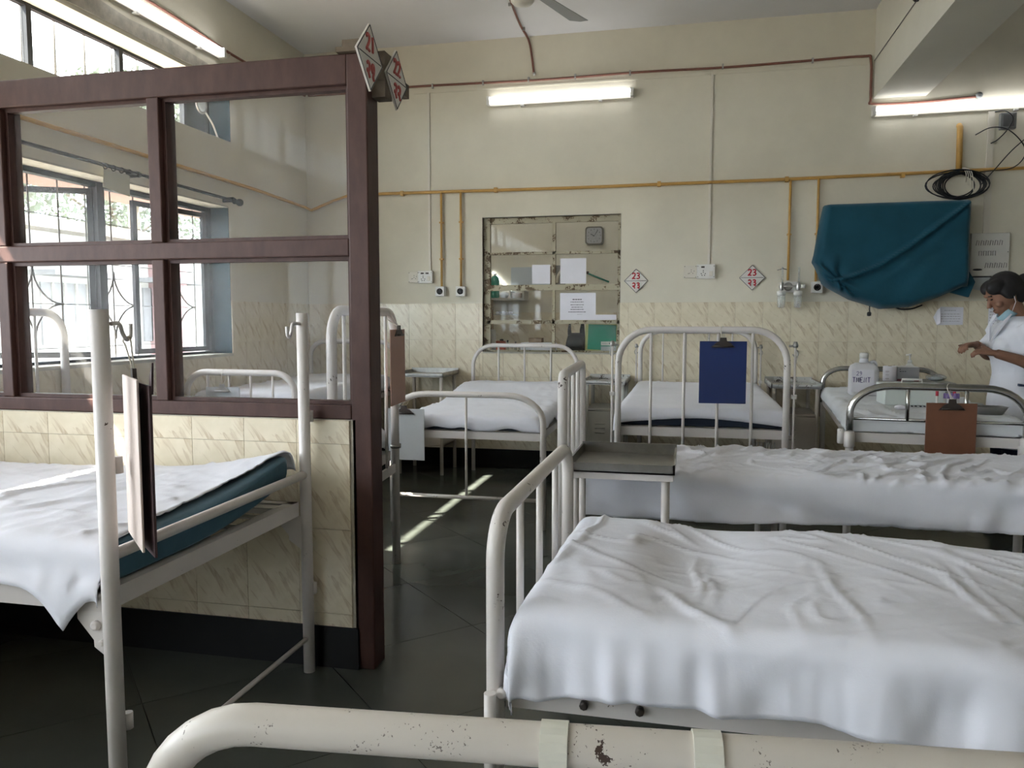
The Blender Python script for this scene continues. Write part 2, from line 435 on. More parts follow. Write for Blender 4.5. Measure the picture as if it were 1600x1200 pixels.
# ------------------------------------------------------------------ shell
m = MB().box(XL - 0.3, XR + 0.2, YF - 0.2, 7.6, -0.12, -0.006)
floor = struct(m.build('floor', 'floor_joint'))
def clip(poly, x0, x1, y0, y1):
    def cut(P, f, ins):
        out = []
        for i in range(len(P)):
            a, b = P[i - 1], P[i]
            fa, fb = f(a), f(b)
            if fa >= 0: 
                if fb < 0:
                    t = fa / (fa - fb); out.append((a[0] + (b[0] - a[0]) * t, a[1] + (b[1] - a[1]) * t))
                else: out.append(b)
            elif fb >= 0:
                t = fa / (fa - fb); out.append((a[0] + (b[0] - a[0]) * t, a[1] + (b[1] - a[1]) * t)); out.append(b)
        return out
    for f in (lambda p: p[0] - x0, lambda p: x1 - p[0], lambda p: p[1] - y0, lambda p: y1 - p[1]):
        if len(poly) < 3: return []
        poly = cut(poly, f, 0)
    return poly
SL = 0.57; g = 0.0014; c45 = math.sqrt(0.5)
for i in range(-14, 15):
    for j in range(-14, 15):
        q = [((i + a) * SL + ga, (j + b) * SL + gb) for a, b, ga, gb in ((0, 0, g, g), (1, 0, -g, g), (1, 1, -g, -g), (0, 1, g, -g))]
        q = [((u - v) * c45 - 0.78, (u + v) * c45 + 2.80) for u, v in q]
        q = clip(q, XL + 0.002, 2.6, 0.2, YB - 0.002)
        if len(q) < 3: continue
        area = abs(sum(q[k - 1][0] * q[k][1] - q[k][0] * q[k - 1][1] for k in range(len(q)))) / 2
        if area < 0.01: continue
        MB().prism(q, -0.006, 0.0, 'z').build('floor_slab', 'kota', floor)
# rest of the floor away from the beds (same stone, joints too oblique to see)
MB().box(2.6, XR, 0.2, YB, -0.006, 0).build('stone_paving', 'kota', floor)
MB().box(XL, XR, YF, 0.2, -0.006, 0).build('stone_paving', 'kota', floor)

struct(MB().box(XL - 0.3, XR + 0.2, YF - 0.2, 7.6, ZC, ZC + 0.15).build('ceiling', 'ceiling_paint'))
m = MB()
m.box(1.20, 1.53, YF, YB, 2.655, ZC)
beam = struct(m.build('trim_1', 'beam_paint'))

m = MB()   # left wall, pieces around the openings
x0, x1 = XL - WT, XL
m.box(x0, x1, YF, 7.5, 0, WZ0)
m.box(x0, x1, YF, WMA, WZ0, WZ1); m.box(x0, x1, WMB, W0A, WZ0, WZ1); m.box(x0, x1, W0B, W1A, WZ0, WZ1); m.box(x0, x1, W1B, W2A, WZ0, WZ1); m.box(x0, x1, W2B, 7.5, WZ0, WZ1)
m.box(x0, x1, YF, 7.5, WZ1, CZ0)
m.box(x0, x1, YF, CYA, CZ0, CZ1); m.box(x0, x1, CYB, 7.5, CZ0, CZ1)
m.box(x0, x1, YF, 7.5, CZ1, ZC)
wall_left = struct(m.build('wall_left', 'wall_paint'))
m = MB()
y0, y1 = YB, YB + 0.12
m.box(XL, IX0, y0, y1, 0, ZC); m.box(IX1, XR, y0, y1, 0, ZC); m.box(IX0, IX1, y0, y1, 0, IZ0); m.box(IX0, IX1, y0, y1, IZ1, ZC)
wall_back = struct(m.build('wall_back', 'wall_paint'))
struct(MB().box(XR, XR + 0.15, YF, 7.5, 0, ZC).build('wall_right', 'wall_paint'))
struct(MB().box(XL - WT, XR, YF - 0.15, YF, 0, ZC).build('wall_front', 'wall_paint'))

# dado tiles
TW, TH, TG = 0.191, 0.283, 0.0008
TM = {}
def tile(parent, w_, h_, pos, rz=0):
    k = (round(w_, 4), round(h_, 4))
    if k not in TM:
        o = MB().box(-w_ / 2 + TG, w_ / 2 - TG, -0.004, 0.003, -h_ / 2 + TG, h_ / 2 - TG).build('tile', 'tile'); TM[k] = o.data
        o.parent = parent
    else:
        o = bpy.data.objects.new('tile', TM[k]); COL.objects.link(o); o.parent = parent
    o.location = Vector(pos) - Vector(parent.location); o.rotation_euler = (0, 0, rz)
DT, SK = 1.279, 0.146
rows = [(DT - TH, DT), (DT - 2 * TH, DT - TH), (DT - 3 * TH, DT - 2 * TH), (SK, DT - 3 * TH)]
m = MB().box(XL, IX0, YB - 0.003, YB, SK, DT); m.box(IX1, XR, YB - 0.003, YB, SK, DT); m.box(IX0, IX1, YB - 0.003, YB, SK, IZ0)
m.build('tile_bed', 'grout', wall_back)
x = 1.087 - 22 * TW
while x < 2.7:
    a, b = max(x, XL), x + TW
    for z0, z1 in rows:
        spans = [(a, b, z0, z1)]
        if b > IX0 and a < IX1 and z1 > IZ0:
            spans = []
            if a < IX0: spans.append((a, IX0, z0, z1))
            if b > IX1: spans.append((IX1, b, z0, z1))
            if z0 < IZ0: spans.append((max(a, IX0), min(b, IX1), z0, IZ0))
        for q in spans:
            if q[1] - q[0] > 0.012 and q[3] - q[2] > 0.012:
                tile(wall_back, q[1] - q[0], q[3] - q[2], ((q[0] + q[1]) / 2, YB - 0.003, (q[2] + q[3]) / 2))
    x += TW
MB().box(2.7, XR, YB - 0.006, YB, SK, DT).build('tile_bed', 'tile', wall_back)
MB().box(XL, XR, YB - 0.012, YB, 0, SK).build('skirting', 'skirting_tile', wall_back)
# left wall dado of the far bay
m = MB().box(XL, XL + 0.003, 2.5, YB, SK, WZ0); m.box(XL, XL + 0.003, W2B, YB, WZ0, DT); m.box(XL, XL + 0.003, W2A - 0.16, W2A, WZ0, DT)
m.build('tile_bed', 'grout', wall_left)
y = YB - 0.004
while y > 2.6:
    a, b = max(y - TW, 2.5), y
    for z0, z1 in rows:
        if a < W2B and z1 > WZ0:
            if b > W2B + 0.012: tile(wall_left, b - W2B, z1 - z0, (XL + 0.003, (W2B + b) / 2, (z0 + z1) / 2), PI / 2)
            if z0 < WZ0: tile(wall_left, min(b, W2B) - a, WZ0 - z0, (XL + 0.003, (a + min(b, W2B)) / 2, (z0 + WZ0) / 2), PI / 2)
        else: tile(wall_left, b - a, z1 - z0, (XL + 0.003, (a + b) / 2, (z0 + z1) / 2), PI / 2)
    y -= TW
MB().box(XL, XL + 0.012, YF, YB, 0, SK).build('skirting', 'skirting_tile', wall_left)

# ------------------------------------------------------------------ windows in left wall
def window(name, ya, yb, leaf_spec, grille=True):
    r = sempty(name, (XL - WT, (ya + yb) / 2, WZ0))
    xo = XL - WT
    f = MB()
    fw = 0.035
    f.box(xo - 0.01, xo + 0.04, ya, ya + fw, WZ0, WZ1); f.box(xo - 0.01, xo + 0.04, yb - fw, yb, WZ0, WZ1)
    f.box(xo - 0.01, xo + 0.04, ya, yb, WZ1 - fw, WZ1); f.box(xo - 0.01, xo + 0.04, ya, yb, WZ0, WZ0 + 0.02)
    f.build('window_frame', 'teal_frame', r)
    for yy in leaf_spec['mullions']:
        MB().box(xo - 0.01, xo + 0.045, yy - 0.028, yy + 0.028, WZ0, WZ1).build('mullion', 'grey_frame', r)
    for (hy, ang, wid) in leaf_spec['leaves']:
        # casement leaf hinged at hy; ang from wall plane, opening outwards (-X)
        d = Vector((-math.sin(ang), -math.cos(ang), 0)) if wid > 0 else Vector((-math.sin(ang), math.cos(ang), 0))
        w_ = abs(wid); h0, h1 = WZ0 + 0.025, WZ1 - 0.045
        o = Vector((xo + 0.015, hy, 0)); n = Vector((d.y, -d.x, 0)) * 0.012
        def bar(a, b, z0, z1, mb):
            p = [o + d * a - n, o + d * b - n, o + d * b + n, o + d * a + n]
            mb.prism([(q.x, q.y) for q in p], z0, z1, 'z')
        L = MB(); bar(0, 0.03, h0, h1, L); bar(w_ - 0.03, w_, h0, h1, L); bar(0, w_, h0, h0 + 0.03, L); bar(0, w_, h1 - 0.03, h1, L)
        lf = L.build('casement', 'grey_frame', r)
        G = MB(); p = [o + d * 0.03 - n * 0.15, o + d * (w_ - 0.03) - n * 0.15, o + d * (w_ - 0.03) + n * 0.15, o + d * 0.03 + n * 0.15]
        G.prism([(q.x, q.y) for q in p], h0 + 0.03, h1 - 0.03, 'z')
        G.build('pane', 'window_glass', lf)
    # teal painted jambs and bare sill strip
    MB().box(XL - WT + 0.04, XL + 0.002, yb - 0.004, yb + 0.0005, WZ0 + 0.002, WZ1).build('jamb', 'teal_jamb', r)
    MB().box(XL - WT + 0.04, XL + 0.002, ya - 0.0005, ya + 0.004, WZ0 + 0.002, WZ1).build('jamb', 'teal_jamb', r)
    MB().box(XL - WT + 0.03, XL + 0.012, ya, yb, WZ0 - 0.012, WZ0 + 0.006).build('sill', 'bare_plaster', r)
    MB().box(XL - WT + 0.03, XL + 0.004, ya, yb, WZ1 - 0.008, WZ1 + 0.002).build('lintel', 'bare_plaster', r)
    if grille:
        xg = xo - 0.10
        n = int((yb - ya) / 0.185)
        for k in range(n + 1):
            yy = ya + (yb - ya) * k / n
            MB().tube([(xg, yy, WZ0), (xg, yy, WZ1)], 0.0042, 6).build('grille_bar', 'grille_iron', r)
        for zz in (1.0, 1.235, 1.47, 1.70):
            MB().box(xg - 0.004, xg + 0.004, ya, yb, zz - 0.0022, zz + 0.0022).build('grille_rail', 'grille_iron', r)
        for k in range(0, n - 1, 3):
            cy = ya + (yb - ya) * (k + 1) / n; R = (yb - ya) / n * 1.0
            for cz in (1.235,):
                for sy in (-1, 1):
                    for sz in (-1, 1):
                        pts = [(xg + 0.006, cy + sy * R * (1 - math.cos(t)), cz + sz * R * (1 - math.sin(t))) for t in [PI / 2 * q / 8 for q in range(9)]]
                        MB().tube(pts, 0.005, 6).build('grille_scroll', 'grille_iron', r)
    return r
window('window_1', W2A, W2B, dict(mullions=[3.785], leaves=[(3.76, math.radians(62), 0.55), (4.775, math.radians(7), 0.62), (2.70, math.radians(70), -0.5)]))
window('window_2', W1A, W1B, dict(mullions=[0.9], leaves=[(0.87, math.radians(75), 0.55), (2.08, math.radians(80), 0.55)]), grille=False)
window('added_window_5', W0A, W0B, dict(mullions=[-1.85], leaves=[(-1.88, math.radians(75), 0.55)]), grille=False)  # unseen opening added for more daylight indoors
window('added_window_6', WMA, WMB, dict(mullions=[-4.3], leaves=[(-4.33, math.radians(75), 0.55)]), grille=False)  # likewise added out of view for daylight
# clerestory
r = sempty('window_3', (XL - WT, 2.1, CZ0)); xo = XL - WT
f = MB(); f.box(xo - 0.01, xo + 0.02, CYA, CYB, CZ1 - 0.018, CZ1); f.box(xo - 0.01, xo + 0.02, CYA, CYB, CZ0, CZ0 + 0.015)
f.box(xo - 0.01, xo + 0.02, CYB - 0.02, CYB, CZ0, CZ1); f.box(xo - 0.01, xo + 0.02, CYA, CYA + 0.02, CZ0, CZ1)
f.build('window_frame', 'grey_frame', r)
ym = [CYA, -4.4, -3.7, -3.0, -2.35, -1.7, -1.05, -0.45, 0.15, 0.79, 1.43, 2.08, 2.73, 3.375, 4.02, 4.6, CYB]
for a in ym[1:-1]:
    MB().box(xo - 0.012, xo + 0.022, a - 0.016, a + 0.016, CZ0, CZ1).build('mullion', 'grey_frame', r)
for a, b in zip(ym[:-1], ym[1:]):
    MB().box(xo - 0.002, xo + 0.002, a + 0.016, b - 0.016, CZ0 + 0.015, CZ1 - 0.018).build('pane', 'clear_glass', r)
for k in range(50):
    yy = CYA + 0.1 + k * 0.21
    if yy < CYB - 0.02: MB().tube([(xo - 0.06, yy, CZ0 - 0.02), (xo - 0.06, yy, CZ1 + 0.02)], 0.007, 6).build('grille_bar', 'grille_iron', r)
MB().box(XL - WT + 0.02, XL + 0.002, CYB - 0.004, CYB + 0.0005, CZ0, CZ1).build('jamb', 'teal_jamb', r)
MB().box(xo - 0.006, xo - 0.003, 4.63, CYB - 0.02, CZ0 + 0.015, CZ1 - 0.02).build('blind_panel', 'teal_frame', r)
# round vent ring fixed in the last opening
m = MB(); pts = [(XL - 0.10, 4.70 + 0.052 * math.cos(a), 2.545 + 0.052 * math.sin(a)) for a in [2 * PI * k / 20 for k in range(20)]]
m.tube(pts, 0.008, 8, closed=True); m.build('vent_ring', 'dull_steel', r)
MB().lathe([(0.045, -0.006), (0.045, 0.004), (0.03, 0.012)], (XL - 0.10, 4.70, 2.545), 18, 'x').build('vent_lens', 'board_pale', r)
MB().tube(bez([(XL - 0.10, 4.74, 2.51), (XL - 0.08, 4.79, 2.44), (XL - 0.07, 4.83, 2.36)]), 0.006, 6).build('wire', 'white_plastic', r)

# sunshade slab over the lower windows
struct(MB().box(XL - WT - 0.82, XL - WT, YF, 6.2, 1.99, 2.07).build('trim_2', 'shade_slab'))
# cement patches on the wall above the clerestory
MB().prism([(2.6, 2.715), (4.72, 2.715), (4.70, 2.77), (4.2, 2.80), (3.9, 2.79), (3.4, 2.83), (2.6, 2.82)], XL, XL + 0.004, 'x').build('plaster_patch', 'bare_plaster', wall_left)

# ------------------------------------------------------------------ half wall + wooden glazed partition
PX1 = -1.045
hw = struct(MB().box(XL, PX1, 2.36, 2.47, 0, 0.828).build('wall_partition', 'bare_plaster'))
MB().box(XL, PX1 - 0.018, 2.3565, 2.36, 0.138, 0.826).build('tile_bed', 'grout', hw)
MB().box(XL, PX1 + 0.002, 2.348, 2.36, 0, 0.138).build('skirting', 'skirting_tile', hw)
MB().box(XL, PX1 + 0.002, 2.47, 2.48, 0, 0.138).build('skirting', 'skirting_tile', hw)
xs = [-1.0635, -1.25, -1.441, -1.636, -1.827, -2.018, -2.21, -2.40, -2.59, -2.78, -2.97, XL]
for b, a in zip(xs[:-1], xs[1:]):
    for z0, z1 in ((0.749, 0.826), (0.466, 0.749), (0.183, 0.466), (0.139, 0.183)):
        tile(hw, b - a, z1 - z0, ((a + b) / 2, 2.3565, (z0 + z1) / 2))
        tile(hw, b - a, z1 - z0, ((a + b) / 2, 2.473, (z0 + z1) / 2), PI)
P = thing('glazed_partition', 'dark brown wooden frame with glass panes standing on the tiled half-wall', 'partition', (-2.0, 2.405, 0.828))
Y0, Y1 = 2.36, 2.45
def wbox(name, *a, mat='brown_wood', b=0.004): return MB().bbox(*a, b=b).build(name, mat, P)
wbox('post', -1.058, -0.99, Y0, Y1, 0, 1.977)
wbox('top_rail', XL, -1.058, Y0, Y1, 1.885, 1.977)
wbox('middle_rail', XL, -1.058, Y0, Y1, 1.353, 1.409)
wbox('bottom_rail', XL, -1.058, Y0, Y1, 0.829, 0.876)
for a in (-1.773, -2.40):
    for z0, z1 in ((0.876, 1.353), (1.409, 1.885)):
        wbox('mullion', a, a + 0.046, Y0, Y1, z0, z1)
# glazing beads
xs2 = [(XL, -2.40), (-2.354, -1.773), (-1.727, -1.058)]
for a, b in xs2:
    for z0, z1 in ((0.876, 1.353), (1.409, 1.885)):
        bead = MB(); e = 0.012
        bead.box(a, b, Y0 + 0.02, Y0 + 0.05, z0, z0 + e); bead.box(a, b, Y0 + 0.02, Y0 + 0.05, z1 - e, z1)
        bead.box(a, a + e, Y0 + 0.02, Y0 + 0.05, z0 + e, z1 - e); bead.box(b - e, b, Y0 + 0.02, Y0 + 0.05, z0 + e, z1 - e)
        bo = bead.build('glazing_bead', 'brown_wood', P)
        MB().box(a + e, b - e, Y0 + 0.046, Y0 + 0.049, z0 + e, z1 - e).build('pane', 'partition_glass', P)
# broken wooden bracket on top of the post
k = MB(); k.box(-1.085, -0.96, 2.345, 2.375, 1.978, 1.993); k.box(-1.065, -0.97, 2.35, 2.38, 1.994, 2.015); k.box(-0.965, -0.945, 2.36, 2.62, 1.90, 1.945)
k.box(-0.99, -0.945, 2.40, 2.46, 1.85, 1.99); k.box(-1.05, -1.0, 2.37, 2.44, 1.977, 2.01)
k.build('sign_bracket', 'raw_wood', P)

# ------------------------------------------------------------------ number plates
def digit(ch):
    D = {
     '1': [[(0.45, 1), (0.5, 0.5), (0.48, 0)]],
     '2': [[(0.05, 0.78), (0.3, 1), (0.75, 0.92), (0.75, 0.6), (0.3, 0.2), (0.05, 0.02), (0.4, 0.06), (0.9, 0.0)]],
     '3': [[(0.05, 0.9), (0.45, 1), (0.8, 0.82), (0.55, 0.56), (0.3, 0.52), (0.6, 0.5), (0.85, 0.28), (0.55, 0.02), (0.05, 0.1)]],
     'd1': [[(0.7, 0.55), (0.35, 0.5), (0.2, 0.78), (0.5, 1.0), (0.75, 0.8), (0.7, 0.45), (0.5, 0.2), (0.75, 0.0)]],
     'd2': [[(0.1, 0.85), (0.45, 1.0), (0.8, 0.78), (0.6, 0.42), (0.2, 0.4), (0.35, 0.5), (0.5, 0.3), (0.8, 0.02)]],
     'd3': [[(0.1, 0.9), (0.5, 1.0), (0.8, 0.8), (0.4, 0.58), (0.8, 0.5), (0.8, 0.25), (0.4, 0.2), (0.5, 0.12), (0.85, 0.0)]],
     '9': [[(0.8, 0.75), (0.5, 1), (0.15, 0.8), (0.35, 0.5), (0.75, 0.65), (0.8, 0.75), (0.75, 0.3), (0.3, 0.0)]],
     'T': [[(0, 1), (0.9, 1)], [(0.45, 1), (0.45, 0)]], 'M': [[(0, 0), (0.1, 1), (0.45, 0.3), (0.8, 1), (0.9, 0)]],
     'E': [[(0.8, 1), (0.1, 1), (0.1, 0), (0.8, 0)], [(0.1, 0.5), (0.6, 0.5)]], 'N': [[(0.05, 0), (0.1, 1), (0.75, 0), (0.8, 1)]]}
    return D[ch]
def strokes(mb, chars, cx, cz, h, r, to3, wid=None, gap=0.2, smooth=True):
    wd = wid or h * 0.62; tot = len(chars) * wd + (len(chars) - 1) * wd * gap; x = cx - tot / 2
    for ch in chars:
        for st in digit(ch):
            pts = [(x + p[0] * wd, cz - h / 2 + p[1] * h) for p in st]
            pts = [(q.x, q.y) for q in bez([(a, b, 0) for a, b in pts], 5)] if (smooth and len(pts) > 2) else pts
            mb.tube([to3(a, b) for a, b in pts], r, 6)
        x += wd * (1 + gap)
def plate(label, pos, rz, half, top, bot, red='red_paint', mat='sign_white'):
    """diamond bed number plate, local face -Y"""
    o = thing('bed_number_plate', label, 'sign', pos, rz, None)
    MB().prism([(-half, 0), (0, -half), (half, 0), (0, half)], 0, 0.006).build('plate', mat, o, True)
    b = MB(); e = half - 0.004; t = 0.0016
    for a, c in (((-e, 0), (0, e)), ((0, e), (e, 0)), ((e, 0), (0, -e)), ((0, -e), (-e, 0)), ((-e + 0.012, 0), (e - 0.012, 0))):
        b.tube([(a[0], 0.0, a[1]), (c[0], 0.0, c[1])], t, 5)
    b.build('border_line', 'ink', o, True)
    s = MB(); strokes(s, top, 0, half * 0.40, half * 0.46, half * 0.05, lambda a, c: (a, -0.0005, c))
    strokes(s, bot, 0, -half * 0.40, half * 0.46, half * 0.05, lambda a, c: (a, -0.0005, c)); s.build('numerals', red, o, True)
    for sx in (-1, 1): MB().lathe([(0.0032, 0), (0.0032, -0.0015), (0.001, -0.002)], (sx * (half - 0.013), 0, 0), 8, 'y').build('nail', 'dull_steel', o, True)
    return o
plate('white diamond plate numbered 23 on the wall beside the inner window', (-0.388, YB - 0.008, 1.438), 0, 0.09, ['2', '3'], ['d2', 'd3'])
plate('white diamond plate numbered 23 on the wall beside the gas outlet bottles', (0.434, YB - 0.008, 1.452), 0, 0.092, ['2', '3'], ['d2', 'd3'])
plate('faded diamond plate numbered 21 at the top of the partition post', (-0.936, 2.262, 1.925), PI / 2, 0.098, ['2', '1'], ['d2', 'd1'], 'faded_red')
plate('faded diamond plate numbered 22 on the bracket behind the partition post', (-0.939, 2.49, 1.925), PI / 2, 0.095, ['2', '2'], ['d2', 'd2'], 'faded_red')

# ------------------------------------------------------------------ fluorescent battens
def batten(label, p0, p1, nrm, lit='tube_lit'):
    p0, p1, n = Vector(p0), Vector(p1), Vector(nrm)
    o = thing('fluorescent_light', label, 'light', p0); d = (p1 - p0).normalized()
    up = Vector((0, 0, 1))
    def bx(a, b, h0, h1, n0, n1, name, mat, par=o):
        P8 = []
        for t in (a, b):
            for q in (h0, h1):
                for u in (n0, n1): P8.append(p0 + d * t + up * q + n * u)
        return MB().add(P8, [(0, 1, 3, 2), (4, 6, 7, 5), (0, 4, 5, 1), (2, 3, 7, 6), (0, 2, 6, 4), (1, 5, 7, 3)]).build(name, mat, par)
    L = (p1 - p0).length
    bx(-0.02, L + 0.02, -0.034, -0.014, 0, 0.016, 'housing', 'cream_plastic')
    MB().tube([p0 + n * 0.04 + up * 0.012, p1 + n * 0.04 + up * 0.012], 0.0145, 12).build('tube', lit, o)
    for t in (-0.025, L + 0.003): bx(t, t + 0.02, -0.03, 0.03, 0, 0.058, 'end_cap', 'white_plastic')
    for t in (L * 0.22, L * 0.78): bx(t, t + 0.025, -0.048, -0.036, 0, 0.032, 'clip', 'white_plastic')
    return o
batten('lit tube light on the back wall above the inner window', (-1.487, YB, 2.79), (-0.445, YB, 2.79), (0, -1, 0))
batten('lit tube light on the back wall under the ceiling beam', (1.215, YB, 2.565), (2.30, YB, 2.575), (0, -1, 0))
batten('lit tube light on the window wall above the clerestory', (XL, 3.70, 2.875), (XL, 4.73, 2.875), (1, 0, 0))

# ------------------------------------------------------------------ pipes, conduits
g = thing('gas_pipe', 'yellow medical gas pipe running along both walls with drop branches', 'pipe', (XL, YB, 2.1))
yp = YB - 0.024
run = [(XL + 0.02, -0.5, 2.075), (XL + 0.02, 3.08, 2.075), (XL + 0.02, 5.1, 2.066), (XL + 0.02, 5.86, 2.045), (XL + 0.05, yp, 2.025), (-2.79, yp, 2.09), (-2.65, yp, 2.13), (-2.35, yp, 2.136), (-0.9, yp, 2.128), (0.65, yp, 2.133), (1.36, yp, 2.141), (2.6, yp, 2.155), (XR - 0.01, yp, 2.16)]
MB().tube(run, 0.0115, 10).build('main_pipe', 'yellow_pipe', g)
drops = [(-1.883, 2.13, 1.408), (-1.726, 2.13, 1.408), (0.676, 2.133, 1.43), (0.862, 2.136, 1.42)]
for a, zt, zb in drops: MB().tube([(a, yp, zt), (a, yp, zb)], 0.009, 8).build('drop_pipe', 'yellow_pipe', g)
MB().tube([(1.746, yp, 2.145), (1.742, yp, 2.435), (1.742, YB - 0.005, 2.447)], 0.019, 12).build('riser_pipe', 'yellow_pipe', g)
for a in (-2.2, -1.45, -0.23, 0.65, 1.4): MB().box(a - 0.012, a + 0.012, yp - 0.014, YB, 2.115, 2.15).build('bracket', 'yellow_pipe', g)
for a, z in ((-1.883, 1.9), (-1.726, 1.9), (-1.883, 1.62), (0.676, 1.75), (0.862, 1.75), (-1.726, 1.62)): MB().box(a - 0.014, a + 0.014, yp - 0.011, YB, z - 0.006, z + 0.006).build('bracket', 'yellow_pipe', g)

c = thing('red_conduit_line', 'thin red-brown electrical conduit clipped along the top of the back wall', 'conduit', (-2.98, YB, 2.93))
MB().tube(bez([(-2.985, YB - 0.01, 2.925), (-2.63, YB - 0.01, 2.925), (-2.13, YB - 0.01, 2.94), (-1.13, YB - 0.01, 2.928), (-0.38, YB - 0.01, 2.935), (0.2, YB - 0.01, 2.928), (0.75, YB - 0.01, 2.935), (1.12, YB - 0.01, 2.94), (1.175, YB - 0.01, 2.91), (1.182, YB - 0.01, 2.66), (1.2, YB - 0.01, 2.62), (1.5, YB - 0.01, 2.615), (1.84, YB - 0.01, 2.63)], 6), 0.0085, 8).build('pipe', 'red_conduit', c)
for a in (-2.55, -1.95, -1.55, -1.2, -0.85, -0.45, 0.2, 0.8): MB().box(a - 0.006, a + 0.006, YB - 0.02, YB, 2.918, 2.952).build('clip', 'dull_steel', c)
MB().lathe([(0.02, 0), (0.02, -0.03), (0.008, -0.032)], (1.85, YB, 2.635), 12, 'y').build('junction_cap', 'grey_plastic', c)
c = thing('fan_conduit', 'short red-brown conduit dropping from the ceiling down the back wall', 'conduit', (-1.157, YB, 3.0))
MB().tube(bez([(-1.15, 4.9, ZC - 0.008), (-1.19, 5.35, ZC - 0.008), (-1.21, 5.7, ZC - 0.008), (-1.208, 5.90, ZC - 0.010), (-1.198, YB - 0.012, 3.215), (-1.183, YB - 0.009, 3.15), (-1.165, YB - 0.008, 3.02), (-1.16, YB - 0.008, 2.97)]), 0.008, 8).build('pipe', 'red_conduit', c)
MB().lathe([(0.012, 0), (0.012, -0.015), (0.004, -0.017)], (-1.158, YB, 2.975), 10, 'y').build('end_cap', 'dull_steel', c)
for yy in (5.3, 5.75): MB().box(-1.21, -1.19, yy, yy + 0.012, ZC - 0.02, ZC).build('clip', 'dull_steel', c)
c = thing('left_conduit', 'red-brown conduit above the tube light on the window wall', 'conduit', (XL, 4.4, 2.94))
MB().tube(bez([(XL + 0.008, 3.4, 2.95), (XL + 0.008, 4.15, 2.946), (XL + 0.008, 4.45, 2.937), (XL + 0.009, 4.75, 2.922), (XL + 0.009, 5.05, 2.916), (XL + 0.008, 5.93, 2.925)]), 0.0085, 8).build('pipe', 'red_conduit', c)
MB().tube(bez([(XL + 0.012, 4.768, 2.885), (XL + 0.02, 4.81, 2.865), (XL + 0.02, 4.85, 2.885), (XL + 0.012, 4.87, 2.912)]), 0.003, 6).build('loose_wire', 'cream_plastic', c)
for a, zt, zb, lab in ((-1.985, 2.885, 1.532, 'thin cream trunking strip leading down to the switchboard left of the inner window'), (0.129, 2.885, 1.55, 'thin cream trunking strip leading down to the switchboard right of the inner window')):
    tag(MB().box(a - 0.009, a + 0.009, YB - 0.011, YB, zb, zt).build('cable_trunking', 'cream_plastic', loc=(a, YB, zb)), lab, 'trunking')
t = tag(MB().box(1.915, 1.955, YB - 0.011, YB, 1.73, 2.53).build('cable_trunking', 'cream_plastic', loc=(1.935, YB, 1.73)), 'wide cream trunking strip behind the covered television and wall board', 'trunking')
tag(MB().box(-2.1, 1.16, YB - 0.006, YB, 2.885, 2.897).build('cable_trunking', 'wall_paint', loc=(-0.5, YB, 2.89)), 'painted-over trunking strip just under the red conduit', 'trunking')

# ------------------------------------------------------------------ switchboards and gas outlets
def switchboard(x0, x1, z0, z1, label, extra):
    o = thing('switchboard', label, 'switchboard', ((x0 + x1) / 2, YB, z0)); xm = x0 + (x1 - x0) * 0.42
    MB().bbox(x0, xm, YB - 0.026, YB, z0 + 0.006, z1 - 0.002, 0.003).build('small_box', 'cream_plastic', o)
    MB().bbox(xm, x1, YB - 0.04, YB, z0, z1 + 0.004, 0.003).build('large_box', 'white_plastic', o)
    p = MB().box(x0 + 0.015, xm - 0.015, YB - 0.029, YB - 0.026, z0 + 0.022, z1 - 0.022).build('socket_plate', 'cream_plastic', o)
    h = MB()
    for dx, dz in ((0, 0.014), (-0.012, -0.01), (0.012, -0.01), (0.0, 0), (-0.02, -0.012), (0.02, 0.006)): h.lathe([(0.0028, 0), (0.0028, -0.0012)], ((x0 + xm) / 2 + 0.006 + dx, YB - 0.029, (z0 + z1) / 2 + dz), 8, 'y')
    h.build('socket_hole', 'ink', o)
    h = MB(); cx = xm + (x1 - xm) * 0.36; cz = (z0 + z1) / 2 - 0.008
    for dx, dz in ((0, 0.016), (-0.014, -0.006), (0.014, -0.006), (-0.009, -0.018), (0.009, -0.018), (0, 0.004)): h.lathe([(0.0038, 0), (0.0038, -0.0012)], (cx + dx, YB - 0.04, cz + dz), 8, 'y')
    h.build('socket_hole', 'ink', o)
    for e in extra: MB().box(xm + e - 0.012, xm + e + 0.012, YB - 0.043, YB - 0.04, z1 - 0.022, z1 - 0.01).build('fuse', 'dark_steel', o)
    MB().bbox(x1 - 0.04, x1 - 0.016, YB - 0.045, YB - 0.04, z0 + 0.018, z0 + 0.052, 0.002).build('switch', 'cream_plastic', o)
    for a, y in ((x0 + 0.006, 0.026), (xm - 0.006, 0.026), (xm + 0.007, 0.04), (x1 - 0.007, 0.04)):
        for z in (z0 + 0.012, z1 - 0.01): MB().lathe([(0.003, 0), (0.003, -0.0014)], (a, YB - y, z), 8, 'y').build('screw', 'dark_steel', o)
switchboard(-2.155, -1.955, 1.436, 1.528, 'white double switchboard with sockets above two gas outlets', (0.035, 0.075))
switchboard(-0.044, 0.174, 1.448, 1.546, 'white double switchboard with sockets between the two number 23 plates', (0.042,))
def outlet(cx, cz, label):
    o = thing('gas_outlet', label, 'gas outlet', (cx, YB, cz))
    MB().bbox(cx - 0.036, cx + 0.036, YB - 0.05, YB, cz - 0.038, cz + 0.038, 0.003).build('box', 'white_plastic', o)
    MB().lathe([(0.024, 0), (0.024, -0.003), (0.019, -0.003), (0.019, 0)], (cx, YB - 0.05, cz), 20, 'y').build('ring', 'dark_steel', o)
    MB().lathe([(0.012, 0), (0.012, -0.002)], (cx, YB - 0.05, cz), 14, 'y').build('port', 'black_plastic', o)
outlet(-1.892, 1.371, 'white square gas outlet box directly below the switchboard')
outlet(-1.727, 1.371, 'white square gas outlet box beside the inner window')
